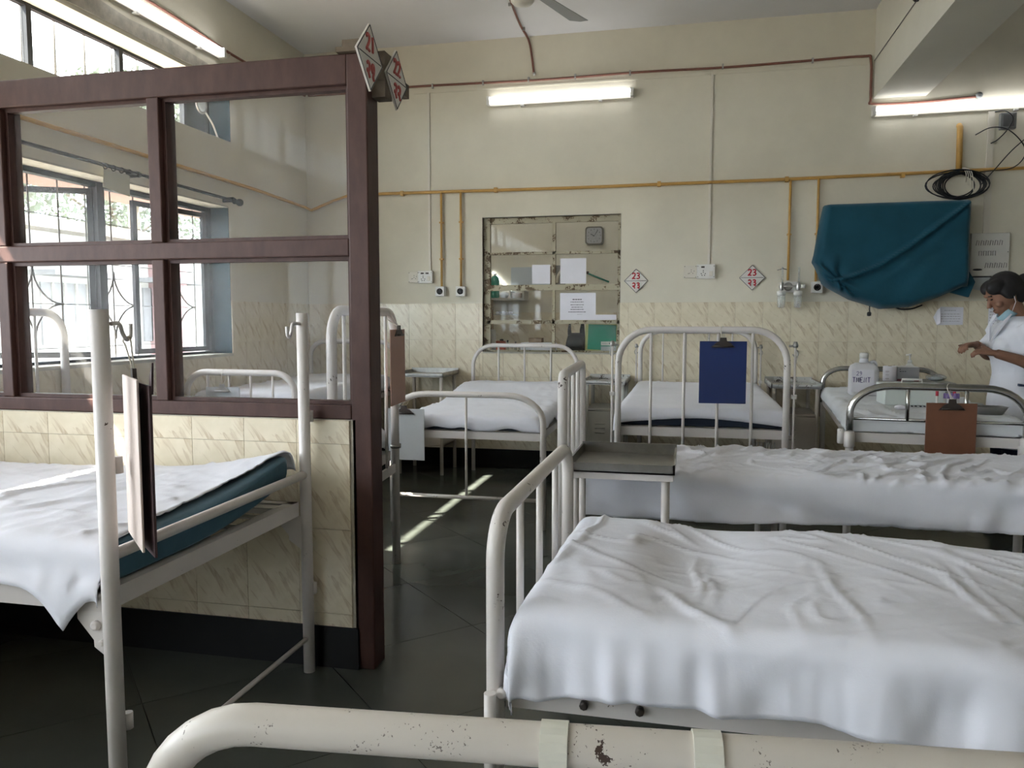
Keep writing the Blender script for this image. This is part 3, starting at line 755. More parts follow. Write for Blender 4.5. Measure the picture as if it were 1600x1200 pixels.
outlet(0.87, 1.378, 'white square gas outlet box beside the covered television')
o = thing('oxygen_flowmeter', 'twin oxygen flowmeters with clear humidifier bottles on the wall', 'flowmeter', (0.675, YB, 1.24))
MB().bbox(0.625, 0.735, YB - 0.05, YB, 1.345, 1.42, 0.004).build('outlet_box', 'white_plastic', o)
MB().lathe([(0.03, -0.05), (0.03, -0.062), (0.018, -0.07)], (0.675, YB, 1.385), 16, 'y').build('outlet_ring', 'dull_steel', o)
MB().tube([(0.61, YB - 0.085, 1.385), (0.765, YB - 0.085, 1.385)], 0.007, 8).build('manifold', 'steel', o)
for a in (0.628, 0.738):
    v = MB().lathe([(0.011, -0.03), (0.014, -0.02), (0.014, 0.02), (0.009, 0.03)], (a, YB - 0.085, 1.385), 12).build('valve', 'steel', o)
    MB().lathe([(0.006, 0.03), (0.0065, 0.13), (0.003, 0.135)], (a + 0.004, YB - 0.085, 1.385), 10).build('flow_tube', 'bottle_plastic', o)
    MB().lathe([(0.022, -0.065), (0.03, -0.055), (0.03, -0.035), (0.012, -0.03)], (a, YB - 0.085, 1.385), 16).build('bottle_cap', 'white_plastic', o)
    MB().lathe([(0.012, -0.15), (0.024, -0.145), (0.027, -0.07), (0.024, -0.065)], (a, YB - 0.085, 1.385), 16).build('bottle', 'bottle_plastic', o)
    MB().tube([(a, YB - 0.085, 1.33), (a - 0.008, YB - 0.085, 1.245)], 0.004, 6).build('dip_tube', 'white_plastic', o)
MB().lathe([(0.012, 0), (0.014, 0.025), (0.01, 0.03)], (0.757, YB - 0.085, 1.385), 12, 'x').build('knob', 'white_plastic', o)
MB().tube([(0.60, YB - 0.06, 1.50), (0.64, YB - 0.03, 1.512), (0.67, YB - 0.02, 1.505)], 0.003, 6).build('tie_wire', 'dark_steel', o)

# ------------------------------------------------------------------ covered television, cable coil, wall board, notices
o = thing('covered_television', 'wall television wrapped in a draped dark teal cloth', 'television', (1.33, YB, 1.25))
MB().bbox(0.95, 1.72, YB - 0.165, YB - 0.12, 1.42, 1.89, 0.01).build('screen_body', 'black_plastic', o)
MB().box(1.25, 1.42, YB - 0.13, YB, 1.55, 1.75).build('wall_mount', 'dark_steel', o)
def tvcloth():
    # front sheet with a swag from lower left to the top right corner; closed back so it has depth
    nx, nz = 60, 48
    def out(u):   # bottom edge z over u
        pts = [(0, 1.40), (0.04, 1.37), (0.2, 1.29), (0.42, 1.225), (0.6, 1.235), (0.8, 1.30), (0.95, 1.365), (1, 1.37)]
        for (a, b), (c_, d) in zip(pts[:-1], pts[1:]):
            if u <= c_: return b + (d - b) * (u - a) / (c_ - a)
        return 1.37
    def left(v):  # left edge x over v (0 top..1 bottom)
        pts = [(0, 0.887), (0.3, 0.858), (0.62, 0.835), (0.72, 0.822), (0.78, 0.842), (1, 0.892)]
        for (a, b), (c_, d) in zip(pts[:-1], pts[1:]):
            if v <= c_: return b + (d - b) * (v - a) / (c_ - a)
        return 0.89
    V, Fc = [], []
    for j in range(nz + 1):
        v = j / nz
        for i in range(nx + 1):
            u = i / nx
            x = left(v) + (1.79 - left(v)) * u
            zt = 1.928 + 0.004 * u; z = zt + (out(u) - zt) * v
            y = YB - 0.205
            # swag line: from (u .12, v .86) to (u .97, v .02), curved downward
            s = (u - 0.10) / 0.88
            if 0 <= s <= 1:
                vl = 0.86 - 0.84 * (s ** 1.35) - 0.10 * math.sin(PI * s) * (1 - s)
                d = v - vl
                y -= 0.042 * math.exp(-(d / 0.018) ** 2) + (0.022 * (1 / (1 + math.exp(-d / 0.018))))
                y -= 0.016 * math.exp(-((d - 0.16) / 0.05) ** 2) * (1 - s) + 0.009 * math.sin(d * 30 + s * 3) * math.exp(-d * 2.5) * (d > 0) * (1.15 - s)
            # gathers at lower left
            du, dv = u - 0.13, v - 0.86; rr = math.hypot(du * 1.5, dv)
            ang = math.atan2(dv, du * 1.5)
            y -= 0.032 * math.exp(-(rr / 0.22) ** 2) * (0.5 + 0.7 * math.sin(ang * 7 + 1.0))
            y -= 0.012 * noise.noise(Vector((u * 5, v * 4, 2.2)))
            # bulge in the lower part
            y -= 0.02 * math.sin(PI * min(1, max(0, (v - 0.55) / 0.45)))
            # edges return to wall
            e = min(u, 1 - u, (1 - v) * 0.7)
            if e < 0.04: y += 0.05 * ((0.04 - e) / 0.04) ** 2
            if v < 0.03: y += 0.02 * ((0.03 - v) / 0.03) ** 2
            V.append((x, y, z))
    for j in range(nz):
        for i in range(nx): a = j * (nx + 1) + i; Fc.append((a, a + 1, a + nx + 2, a + nx + 1))
    # skirt to the back
    edge = [i for i in range(nx + 1)] + [j * (nx + 1) + nx for j in range(1, nz + 1)] + [nz * (nx + 1) + i for i in range(nx - 1, -1, -1)] + [j * (nx + 1) for j in range(nz - 1, 0, -1)]
    o0 = len(V)
    for e in edge: p = V[e]; V.append((p[0], YB - 0.07, p[2]))
    n = len(edge)
    for k in range(n): Fc.append((edge[k], edge[(k + 1) % n], o0 + (k + 1) % n, o0 + k))
    return V, Fc
V, Fc = tvcloth()
cl = MB(); cl.add(V, Fc, True); cl.build('cloth_cover', 'tv_cloth', o)
m = MB(); m.prism([(1.66, 1.34), (1.80, 1.30), (1.835, 1.40), (1.79, 1.48), (1.70, 1.44)], YB - 0.16, YB - 0.13); m.build('cloth_tail', 'tv_cloth', o)
tag(MB().tube(bez([(1.205, YB - 0.10, 1.28), (1.207, YB - 0.09, 1.215), (1.215, YB - 0.085, 1.195)]), 0.004, 6).lathe([(0.004, -0.012), (0.014, -0.008), (0.014, 0.012), (0.006, 0.018)], (1.206, YB - 0.085, 1.188), 10).build('power_plug', 'black_plastic', loc=(1.2, YB - 0.09, 1.2)), 'black plug dangling on its lead below the covered television', 'plug')
tag(MB().tube(bez([(1.33, YB - 0.12, 1.27), (1.38, YB - 0.12, 1.228), (1.46, YB - 0.12, 1.225), (1.53, YB - 0.12, 1.25)]), 0.005, 6).build('hanging_cable', 'cable_black', loc=(1.4, YB - 0.12, 1.22)), 'black cable loop sagging from the bottom of the covered television', 'cable')

o = thing('cable_coil', 'coil of black cable tied to the yellow pipe above the television', 'cable', (1.753, YB - 0.03, 1.93))
random.seed(3)
for k in range(13):
    rx = 0.10 + 0.006 * k + random.uniform(-0.006, 0.006); rz = 0.085 + random.uniform(-0.012, 0.012); cx = 1.752 + random.uniform(-0.02, 0.015) - (0.03 if k > 10 else 0)
    cz = 2.045 + random.uniform(-0.006, 0.006); yy = YB - 0.035 - 0.004 * k
    if k > 10: rx += 0.02
    MB().tube([(cx + rx * math.cos(a), yy + 0.006 * math.sin(3 * a), cz + rz * math.sin(a)) for a in [2 * PI * q / 28 for q in range(28)]], 0.0042, 6, closed=True).build('loop', 'cable_black', o)
for k in range(4):
    MB().tube(bez([(1.765 + 0.006 * k, YB - 0.03, 2.165), (1.77 + 0.012 * k, YB - 0.09, 2.12), (1.775 + 0.016 * k, YB - 0.085, 2.06 - 0.02 * k)]), 0.003, 5).build('tie_string', 'string', o)
MB().tube(bez([(1.88, YB - 0.045, 2.05), (1.955, YB - 0.058, 2.145), (2.05, YB - 0.05, 2.26), (2.16, YB - 0.02, 2.36)]), 0.0035, 6).build('loose_end', 'cable_black', o)
tag(MB().tube(bez([(1.84, YB - 0.012, 2.38), (1.92, YB - 0.05, 2.415), (2.02, YB - 0.06, 2.395), (2.12, YB - 0.04, 2.30), (2.13, YB - 0.04, 2.22), (2.06, YB - 0.044, 2.15), (1.92, YB - 0.044, 2.135), (1.82, YB - 0.046, 2.125)]), 0.0035, 6).build('loose_cable', 'cable_black', loc=(1.95, YB - 0.02, 2.3)), 'thin black cable looping in a wide arc right of the pipe riser', 'cable')
tag(MB().tube(bez([(1.952, YB - 0.014, 2.524), (2.0, YB - 0.055, 2.517), (2.045, YB - 0.062, 2.47), (2.02, YB - 0.054, 2.40), (1.97, YB - 0.035, 2.34), (1.935, YB - 0.013, 2.32)]), 0.0035, 6).build('loose_cable', 'cable_black', loc=(2.0, YB - 0.02, 2.45)), 'thin black cable curling past the grey junction box', 'cable')
o = thing('junction_box', 'small grey box on the wall below the right tube light', 'box', (2.03, YB, 2.46))
MB().bbox(1.98, 2.075, YB - 0.04, YB, 2.405, 2.51, 0.004).build('body', 'grey_plastic', o)
MB().box(1.995, 2.06, YB - 0.044, YB - 0.04, 2.42, 2.495).build('cover', 'facade_grey', o)

o = thing('notice_board', 'cream wall board with faint worn lettering behind the nurse', 'sign', (1.96, YB, 1.44))
MB().bbox(1.84, 2.075, YB - 0.03, YB, 1.445, 1.73, 0.004).build('board', 'sign_white', o)
for k, (za, w0, w1) in enumerate(((1.665, 1.87, 2.02), (1.595, 1.89, 1.98), (1.515, 1.93, 2.05))):
    b = MB(); q = w0
    while q < w1:
        if k != 1: b.tube([(q, YB - 0.0305, za - 0.017), (q + 0.006, YB - 0.0305, za + 0.017), (q + 0.018, YB - 0.0305, za + 0.012), (q + 0.016, YB - 0.0305, za - 0.016)], 0.0022, 5)
        else: b.tube([(q, YB - 0.0305, za - 0.015), (q, YB - 0.0305, za + 0.015), (q + 0.016, YB - 0.0305, za + 0.015), (q + 0.016, YB - 0.0305, za - 0.015)], 0.0022, 5)
        q += 0.028
    b.build('faint_letters', 'faint_ink', o)
MB().ell((1.885, YB - 0.032, 1.487), 0.03, 0.003, 0.007).build('scribble', 'ink', o)
MB().box(2.063, 2.067, YB - 0.032, YB - 0.03, 1.60, 1.606).build('nail', 'ink', o)
o = thing('torn_poster', 'torn pale poster strip stuck below the cream wall board', 'poster', (1.93, YB, 1.35))
MB().prism([(1.82, 1.44), (2.05, 1.44), (2.05, 1.355), (1.93, 1.345), (1.87, 1.36), (1.84, 1.33)], YB - 0.004, YB).build('sheet', 'board_grey', o)
MB().box(1.82, 2.05, YB - 0.006, YB - 0.004, 1.436, 1.444).build('top_edge', 'ink', o)
def lines(o, x0, x1, zt, n, dz, y, mat='ink', t=0.0012, seed=1):
    random.seed(seed); b = MB()
    for k in range(n):
        a = x0; z = zt - k * dz
        while a < x1:
            l = random.uniform(0.006, 0.018); b.box(a, min(a + l, x1), y - 0.0006, y, z - t, z + t); a += l + 0.004
    return b.build('print', mat, o)
o = thing('wall_notice', 'white paper notice with a folded corner on the tiles below the television', 'notice', (1.72, YB, 1.115))
MB().prism([(1.655, 1.115), (1.818, 1.117), (1.818, 1.237), (1.675, 1.24), (1.655, 1.20)], YB - 0.0095, YB - 0.0085).build('sheet', 'paper', o)
MB().add([(1.632, YB - 0.0085, 1.17), (1.655, YB - 0.0095, 1.115), (1.672, YB - 0.03, 1.13), (1.668, YB - 0.028, 1.235), (1.655, YB - 0.012, 1.22)], [(0, 1, 2, 3, 4)]).build('folded_corner', 'paper', o)
lines(o, 1.70, 1.77, 1.215, 1, 0.01, YB - 0.0098, seed=4); lines(o, 1.68, 1.80, 1.19, 4, 0.016, YB - 0.0098, 'faint_ink', seed=5)
o = thing('wall_notice', 'narrow printed notice on the tiles behind the nurse', 'notice', (2.02, YB, 1.1))
MB().box(1.972, 2.08, YB - 0.0095, YB - 0.0085, 1.06, 1.285).build('sheet', 'paper', o)
lines(o, 1.98, 2.07, 1.265, 10, 0.02, YB - 0.0098, seed=6)
# small hook hung on the tiles beside locker
tag(MB().lathe([(0.008, 0), (0.008, -0.02), (0.004, -0.03)], (0.75, YB - 0.008, 0.93), 10, 'y').tube(bez([(0.75, YB - 0.03, 0.93), (0.752, YB - 0.032, 0.88), (0.745, YB - 0.034, 0.85), (0.752, YB - 0.032, 0.845)]), 0.0035, 6).build('wall_hook', 'dull_steel', loc=(0.75, YB, 0.9)), 'small steel hook and link fixed to the tiles', 'hook')

# ------------------------------------------------------------------ beds
def arch_path(x, W, zt, rc, z0=0.0, n=8, rcz=None):
    rz = rcz or rc; h = W / 2; p = [(x, -h, z0), (x, -h, zt - rz)]
    for k in range(1, n + 1):
        a = PI / 2 * k / n; p.append((x, -h + rc * (1 - math.cos(a)), zt - rz + rz * math.sin(a)))
    q = [(a, -b, c) for a, b, c in p[::-1]]
    return p + q
def slab(name, mat, loc, rz, x0, x1, W, zt, th, lift=None, r=0.03, n=40, yc=0.0):
    """mattress: rounded box whose whole body follows lift(x, y)"""
    rings = []
    st = [x0, x0 + r * 0.3, x0 + r] + [x0 + r + (x1 - x0 - 2 * r) * k / n for k in range(1, n)] + [x1 - r, x1 - r * 0.3, x1]
    for i, x in enumerate(st):
        ins = r * 0.8 if x in (x0, x1) else (r * 0.25 if i in (1, len(st) - 2) else 0)
        prof = []
        hw = W / 2 - ins; z0, z1 = zt - th + ins * 0.5, zt - ins * 0.5
        for (cy, cz, a0) in ((hw - r, z1 - r, 0), (-hw + r, z1 - r, PI / 2), (-hw + r, z0 + r, PI), (hw - r, z0 + r, 1.5 * PI)):
            for k in range(5):
                a = a0 + PI / 2 * k / 4; prof.append((cy + r * math.cos(a), cz + r * math.sin(a)))
            if a0 in (0, PI):
                for k in range(1, 8): 
                    s_ = (1 if a0 == 0 else -1) * (1 - 2 * k / 8); prof.append(((hw - r) * s_, z1 if a0 == 0 else z0))
        rings.append([(x, yc + py, pz + (lift(x, py) if lift else 0)) for py, pz in prof])
    o = MB().loft(rings).build(name, mat); o.location = loc; o.rotation_euler = (0, 0, rz)
    return o
def sheet(name, mat, loc, rz, x0, x1, W, zt, drop, step=0.025, r=0.035, seed=1, amp=0.006, fold=0.010, foldang=0.6, ripple=0.012, lift=None, edge0=None, yc=0.0, hem=0.02, thick=0.003, extra=None, foldscale=3.2, sharp=5.0, zmin=None):
    """bed sheet draped over a mattress top; drop=(foot, head, -y side, +y side)"""
    d0, d1, d2, d3 = drop; q = r * (PI / 2 - 1)
    y0, y1 = -W / 2, W / 2
    nx = int((x1 - x0 + d0 + d1) / step); ny = int((W + d2 + d3) / step)
    def prof(s, a, b):
        if s < a + r:
            t = (a + r - s) / r
            if t < PI / 2: return a + r - r * math.sin(t), r - r * math.cos(t)
            return a, r + (t - PI / 2) * r
        if s > b - r:
            t = (s - b + r) / r
            if t < PI / 2: return b - r + r * math.sin(t), r - r * math.cos(t)
            return b, r + (t - PI / 2) * r
        return s, 0.0
    V, Fc = [], []
    for i in range(nx + 1):
        for j in range(ny + 1):
            u = i / nx; v = j / ny
            h2 = d2 + (hem * noise.noise(Vector((u * 9, 1.3, seed))) + hem * 0.6 * noise.noise(Vector((u * 23, 4.3, seed)))) * (d2 > 0.02)
            h3 = d3 + (hem * noise.noise(Vector((u * 9, 7.3, seed)))) * (d3 > 0.02)
            h0 = d0 + (hem * noise.noise(Vector((v * 7, 2.3, seed)))) * (d0 > 0.02)
            if edge0: h0 = edge0(v)
            sx = x0 - h0 + (x1 + d1 - x0 + h0) * u
            sy = y0 - h2 + (y1 + h3 - y0 + h2) * v
            px, dx = prof(sx, x0, x1); py, dy = prof(sy, y0, y1)
            dn = max(dx, dy) + 0.35 * min(dx, dy)
            P = Vector((px, py, seed * 3.7))
            ca, sa = math.cos(foldang), math.sin(foldang)
            a1, a2 = px * ca + py * sa, -px * sa + py * ca
            w1 = noise.noise(Vector((a1 * foldscale, a2 * foldscale * 3.4, seed)) + Vector((0.35, 0.35, 0)) * noise.noise(P * 2.5))
            ridge = max(0, 1 - abs(w1) * sharp) ** 2
            mask = 0.5 + 0.9 * noise.noise(P * 2.1 + Vector((9, 3, 1)))
            w2 = noise.noise(Vector((a2 * 5.3, a1 * 13, seed + 5)))
            ridge2 = max(0, 1 - abs(w2) * sharp * 1.2) ** 2
            disp = amp * noise.noise(P * 2.6) + amp * 0.5 * noise.noise(P * 7) + fold * ridge * max(0, mask) + fold * 0.5 * ridge2 * max(0, 1 - mask)
            z = zt - dn
            x, y = px, py
            hang = min(1.0, max(0, dn - r * 0.6) / 0.10)
            rp = ripple * hang * (noise.noise(Vector((sx * 14, sy * 14, seed + 2))) * 1.2 + 0.9)
            flat = 1 - min(1, dn / r)
            z += disp * (0.25 + 0.75 * flat)
            if dy > dx: y += (1 if sy > 0 else -1) * (rp + 0.004)
            elif dx > 0: x += (1 if sx > (x0 + x1) / 2 else -1) * (rp + 0.004)
            if lift: z += lift(px, py)
            if extra: x, y, z = extra(u, v, sx, sy, x, y, z)
            if zmin is not None and z < zmin: z = zmin      # hem gathers on the rail
            V.append((x, y + yc, z))
    for i in range(nx):
        for j in range(ny): a = i * (ny + 1) + j; Fc.append((a, a + ny + 1, a + ny + 2, a + 1))
    m = MB(); m.add(V, Fc, True); o = m.build(name, mat); o.location = loc; o.rotation_euler = (0, 0, rz)
    md = o.modifiers.new('thickness', 'SOLIDIFY'); md.thickness = thick; md.offset = 1
    return o
def end_frame(B, x, W, zt, rc, r=0.019, rods=0, rod_z=0.5, rod_r=0.0075, cross=None, cross_r=0.01, mat='white_enamel', rcz=None, name='end_frame', rodpos=None):
    MB().tube(arch_path(x, W, zt - r, rc, rcz=rcz), r, 14).build(name, mat, B, True)
    pos = rodpos if rodpos is not None else [-W / 2 + W * (k + 1) / (rods + 1) for k in range(rods)]
    for y in pos: MB().tube([(x, y, rod_z), (x, y, zt - r)], rod_r, 8).build('rod', mat, B, True)
    if cross is not None: MB().tube([(x, -W / 2, cross), (x, W / 2, cross)], cross_r, 8).build('cross_bar', mat, B, True)
def deck(B, x0, x1, W, z, mat='white_enamel', h=0.042, slats=7):
    for s_ in (-1, 1):
        m = MB(); y = s_ * W / 2; m.box(x0, x1, min(y, y - s_ * 0.004), max(y, y - s_ * 0.004), z - h, z); m.box(x0, x1, min(y, y - s_ * 0.035), max(y, y - s_ * 0.035), z - 0.004, z)
        m.build('side_rail', mat, B, True)
    for x in (x0, x1):
        m = MB(); m.box(x - 0.002, x + 0.002, -W / 2, W / 2, z - h, z); m.box(min(x, x + (0.035 if x == x0 else -0.035)), max(x, x + (0.035 if x == x0 else -0.035)), -W / 2, W / 2, z - 0.004, z)
        m.build('end_rail', mat, B, True)
    for k in range(slats):
        yy = -W / 2 + W * (k + 0.5) / slats
        MB().box(x0, x1, yy - 0.02, yy + 0.02, z - 0.008, z - 0.004).build('slat', 'dull_steel', B, True)
def pole(B, x, y, z0, z1, side=1, mat='white_enamel', hook=True):
    m = MB().tube([(x, y, z0), (x, y, z1)], 0.0055, 8); m.build('drip_pole', mat, B, True)
    MB().lathe([(0.012, z1 - 0.012), (0.013, z1), (0.008, z1 + 0.016)], (x, y, 0), 10).build('pole_cap', 'dull_steel', B, True)
    if hook: MB().tube(bez([(x, y, z1 - 0.02), (x, y + 0.012 * side, z1 - 0.04), (x, y + 0.004 * side, z1 - 0.06), (x, y - 0.012 * side, z1 - 0.045)]), 0.003, 6).build('hook', 'dull_steel', B, True)
    for z in (z0 + 0.08, z1 - 0.25): MB().box(x - 0.012, x + 0.012, y - 0.012, y + 0.012, z - 0.01, z + 0.01).build('clamp', mat, B, True)
# local frame: x along bed from foot (0) to head (L), y across
# --- bed A, near bay, left
BA = thing('hospital_bed', 'white steel bed with straight open-topped posts in front of the tiled half-wall', 'bed', (-1.198, 1.866, 0), PI)
wA = 0.885
for s_ in (1, -1):      # local y = -world y offset ; +1 is near post
    MB().tube([(0, s_ * wA / 2, 0), (0, s_ * wA / 2, 1.172)], 0.0185, 14).build('post', 'white_enamel', BA, True)
    MB().tube([(1.74, s_ * wA / 2, 0), (1.74, s_ * wA / 2, 1.12)], 0.0185, 14).build('post', 'white_enamel', BA, True)
    for z in (0.84, 0.27): MB().lathe([(0.008, -0.018), (0.011, -0.018), (0.011, 0.018), (0.008, 0.018)], (-0.005, s_ * wA / 2 - 0.030, z), 12).build('socket', 'white_enamel', BA, True)
MB().tube([(0, -wA / 2, 0.655), (0, wA / 2, 0.648)], 0.0135, 12).build('cross_tube', 'white_enamel', BA, True)
MB().tube([(0, -wA / 2, 0.115), (0, wA / 2, 0.115)], 0.0075, 8).build('cross_bar', 'white_enamel', BA, True)
MB().tube([(1.74, -wA / 2, 0.9), (1.74, wA / 2, 0.9)], 0.0135, 12).build('cross_tube', 'white_enamel', BA, True)
deck(BA, 0.022, 1.72, wA - 0.02, 0.565, h=0.045)
for s_ in (1, -1):
    m = MB(); y = s_ * (wA / 2 - 0.012); m.prism([(0.0, 0.52), (0.095, 0.52), (0.095, 0.50), (0.055, 0.455), (0.055, 0.44), (0.01, 0.41), (0, 0.41)], y - 0.003, y + 0.003)
    gs = m.build('gusset', 'white_enamel', BA, True)
    for (a, z, rr) in ((0.046, 0.49, 0.011), (0.032, 0.452, 0.007)):
        b = MB().lathe([(rr, 0), (rr, 0.008 * s_), (rr * 0.6, 0.011 * s_)], (a, y + 0.003 * s_, z), 10, 'y').build('bolt', 'white_enamel', BA, True)
m = MB().tube(bez([(-0.018, wA / 2 - 0.01, 1.142), (-0.022, wA / 2 - 0.03, 1.142), (-0.022, wA / 2 - 0.040, 1.122), (-0.022, wA / 2 - 0.052, 1.108), (-0.022, wA / 2 - 0.064, 1.116), (-0.022, wA / 2 - 0.066, 1.142)], 5), 0.0045, 8)
m.build('hook', 'white_enamel', BA, True)
m = MB().tube(bez([(0.0, -wA / 2 + 0.015, 1.138), (0.0, -wA / 2 + 0.06, 1.138), (0.0, -wA / 2 + 0.07, 1.115), (0.0, -wA / 2 + 0.082, 1.098), (0.0, -wA / 2 + 0.095, 1.105), (0.0, -wA / 2 + 0.097, 1.13)], 5), 0.0055, 8)
m.build('hook', 'white_enamel', BA, True)
def liftA(x, y):
    k = max(0, 1 - x / 0.6); f = max(0, (-y + 0.15) / 0.55)
    return 0.085 * k * k * f * f + 0.004 * math.sin(x * 5)
tag(slab('mattress', 'mattress_teal', BA.location, PI, 0.035, 1.69, wA - 0.06, 0.653, 0.088, liftA), 'dark teal mattress on the bed with straight posts, bare at one corner', 'mattress')
def edgeA(v):       # v 0 = far side (-y), 1 = near side
    return -0.012 - 0.05 * math.sin(PI * min(1, v * 1.1)) + (0.07 * max(0, (v - 0.84) / 0.16)) + 0.03 * max(0, 1 - v / 0.12)
def extraA(u, v, sx, sy, x, y, z):
    # corner of the sheet hanging over the near foot corner
    k = max(0, 1 - abs(x - 0.12) / 0.11) * max(0, (v - 0.9) / 0.1)
    z -= 0.085 * k * k
    if sy > 0.3 and z < 0.585: y = max(y, 0.4425 + 0.006 * min(1, (0.585 - z) / 0.02))     # over the outside of the side rail
    return x, y, z
tag(sheet('bed_sheet', 'sheet_white', BA.location, PI, 0.03, 1.70, wA - 0.04, 0.66, (0.0, 0.05, 0.05, 0.085), 0.014, seed=2, lift=liftA, edge0=edgeA, foldang=1.2, fold=0.014, extra=extraA, hem=0.012, ripple=0.008), 'wrinkled white sheet slipped off the corner of the teal mattress', 'bed sheet')

# --- bed C behind the partition
BC = thing('hospital_bed', 'white bed with a tall arched foot frame just behind the glazed partition', 'bed', (-1.30, 3.06, 0), PI + math.radians(5))
wC = 0.81
end_frame(BC, 0, wC, 1.205, 0.11, rods=5, rod_z=0.46)
end_frame(BC, 1.655, 0.77, 1.205, 0.13, rods=3, rod_z=0.5)
deck(BC, 0.02, 1.635, wC - 0.03, 0.54, h=0.045)
MB().box(-0.006, 0.006, -wC / 2, wC / 2, 0.44, 0.48).build('foot_bar', 'white_enamel', BC, True)
for y in (-0.33, 0.0):
    MB().tube([(0.10, y, 0.54), (0.10, y, 0.09)], 0.009, 8).build('strut', 'white_enamel', BC, True)
MB().tube([(0.10, -0.38, 0.09), (0.10, 0.3, 0.09)], 0.010, 8).build('stretcher', 'dull_steel', BC, True)
MB().tube([(0.22, -0.36, 0), (0.22, -0.36, 0.5)], 0.02, 12).build('leg', 'white_enamel_chipped', BC, True)
for y, z in ((wC / 2, 0.78), (-wC / 2, 0.56)):
    MB().lathe([(0.022, z - 0.008), (0.024, z), (0.022, z + 0.008)], (0, y, 0), 14).build('clamp', 'dull_steel', BC, True)
    MB().lathe([(0.012, 0), (0.012, 0.02), (0.006, 0.026)], (-0.02, y - 0.02, z), 10, 'x').build('clamp_screw', 'dull_steel', BC, True)
tag(slab('mattress', 'mattress_teal', BC.location, BC.rotation_euler.z, 0.04, 1.605, wC - 0.08, 0.645, 0.10), 'mattress under the white sheet of the bed behind the partition', 'mattress')
tag(sheet('bed_sheet', 'sheet_white', BC.location, BC.rotation_euler.z, 0.032, 1.615, wC - 0.06, 0.655, (0.07, 0.05, 0.085, 0.085), 0.03, seed=5, ripple=0.005, hem=0.008, zmin=0.544), 'white sheet on the bed just behind the partition', 'bed sheet')

# --- bed D far left corner
BD = thing('hospital_bed', 'white bed with a low arched foot in the corner by the window', 'bed', (-2.62, 4.25, 0), PI / 2)
wD = 0.72
end_frame(BD, 0, wD, 0.855, 0.13, rods=4, rod_z=0.6)
end_frame(BD, 1.62, wD, 1.0, 0.13, rods=3, rod_z=0.6)
deck(BD, 0.02, 1.6, wD - 0.03, 0.60)
tag(slab('mattress', 'mattress_teal', BD.location, PI / 2, 0.045, 1.575, wD - 0.06, 0.700, 0.095, lambda x, y: 0.02 * max(0, x - 1.0)), 'mattress under the sheet of the low-arched corner bed', 'mattress')
tag(sheet('bed_sheet', 'sheet_white', BD.location, PI / 2, 0.036, 1.58, wD - 0.045, 0.71, (0.09, 0.03, 0.09, 0.09), 0.03, seed=6, ripple=0.005, hem=0.01, zmin=0.604, lift=lambda x, y: 0.02 * max(0, x - 1.0)), 'white sheet on the low-arched corner bed by the window', 'bed sheet')

# --- bed E under the inner window
BE = thing('hospital_bed', 'white bed standing under the inner window with a low one-rod foot arch', 'bed', (-1.20, 4.2, 0), PI / 2)
wE = 0.87
end_frame(BE, 0, wE, 0.755, 0.20, r=0.017, rods=1, rod_z=0.16, cross=0.16, cross_r=0.011, rcz=0.15, mat='white_enamel_chipped')
end_frame(BE, 1.6, 0.80, 0.975, 0.16, r=0.015, rods=3, rod_z=0.5)
deck(BE, 0.015, 1.585, wE - 0.03, 0.53, h=0.042)
def liftE(x, y): return 0.085 * max(0, min(1, (x - 0.7) / 0.6)) ** 1.2
tag(slab('mattress', 'mattress_navy', BE.location, PI / 2, 0.03, 1.555, wE - 0.07, 0.598, 0.066, liftE), 'navy mattress of the bed under the inner window', 'mattress')
tag(sheet('bed_sheet', 'sheet_white', BE.location, PI / 2, 0.026, 1.56, wE - 0.055, 0.61, (0.055, 0.03, 0.06, 0.05), 0.02, seed=9, ripple=0.004, zmin=0.534, lift=liftE, foldang=0.3, fold=0.012, hem=0.035), 'white sheet on the bed under the inner window, navy mattress peeping out', 'bed sheet')

# --- bed F with blue clipboard
BF = thing('hospital_bed', 'white bed with tall arched ends and a blue clipboard on its foot', 'bed', (0.06, 4.0, 0), PI / 2)
wF = 0.81
end_frame(BF, 0, wF, 1.118, 0.165, r=0.0165, rods=4, rod_z=0.35)
end_frame(BF, 1.86, wF, 1.085, 0.15, r=0.0165, rods=4, rod_z=0.5, rod_r=0.006)
deck(BF, 0.02, 1.84, wF - 0.02, 0.612, h=0.045)
for x, z1 in ((0.0, 1.03), (1.86, 0.96)):
    pole(BF, x, wF / 2 + 0.03, 0.35, z1, 1); pole(BF, x, -wF / 2 - 0.035, 0.35, z1 - 0.0, -1)
    for y in (wF / 2, -wF / 2 - 0.035): MB().tube([(x, y, z1 - 0.005), (x, y + 0.03, z1 - 0.005)], 0.005, 6).build('pole_arm', 'dull_steel', BF, True)
tag(slab('mattress', 'mattress_navy', BF.location, PI / 2, 0.05, 1.81, wF + 0.015, 0.697, 0.085), 'navy mattress of the bed with the blue clipboard', 'mattress')
def extraF(u, v, sx, sy, x, y, z):
    return x, y, z
tag(sheet('bed_sheet', 'sheet_white', BF.location, PI / 2, 0.043, 1.815, wF + 0.03, 0.705, (0.0, 0.03, 0.075, 0.075), 0.02, seed=12, ripple=0.006, edge0=lambda v: 0.03 + 0.045 * abs(2 * v - 1) ** 1.5, amp=0.004, fold=0.006), 'smooth white sheet on the bed with the blue clipboard', 'bed sheet')
m = MB(); random.seed(5)
for k in range(9): m.tube([(0.03, -0.36 + 0.012 * k, 0.55), (0.03, -0.36 + 0.012 * k + random.uniform(-0.01, 0.01), 0.42)], 0.0035, 5)
m.build('spring_wire', 'dull_steel', BF, True)

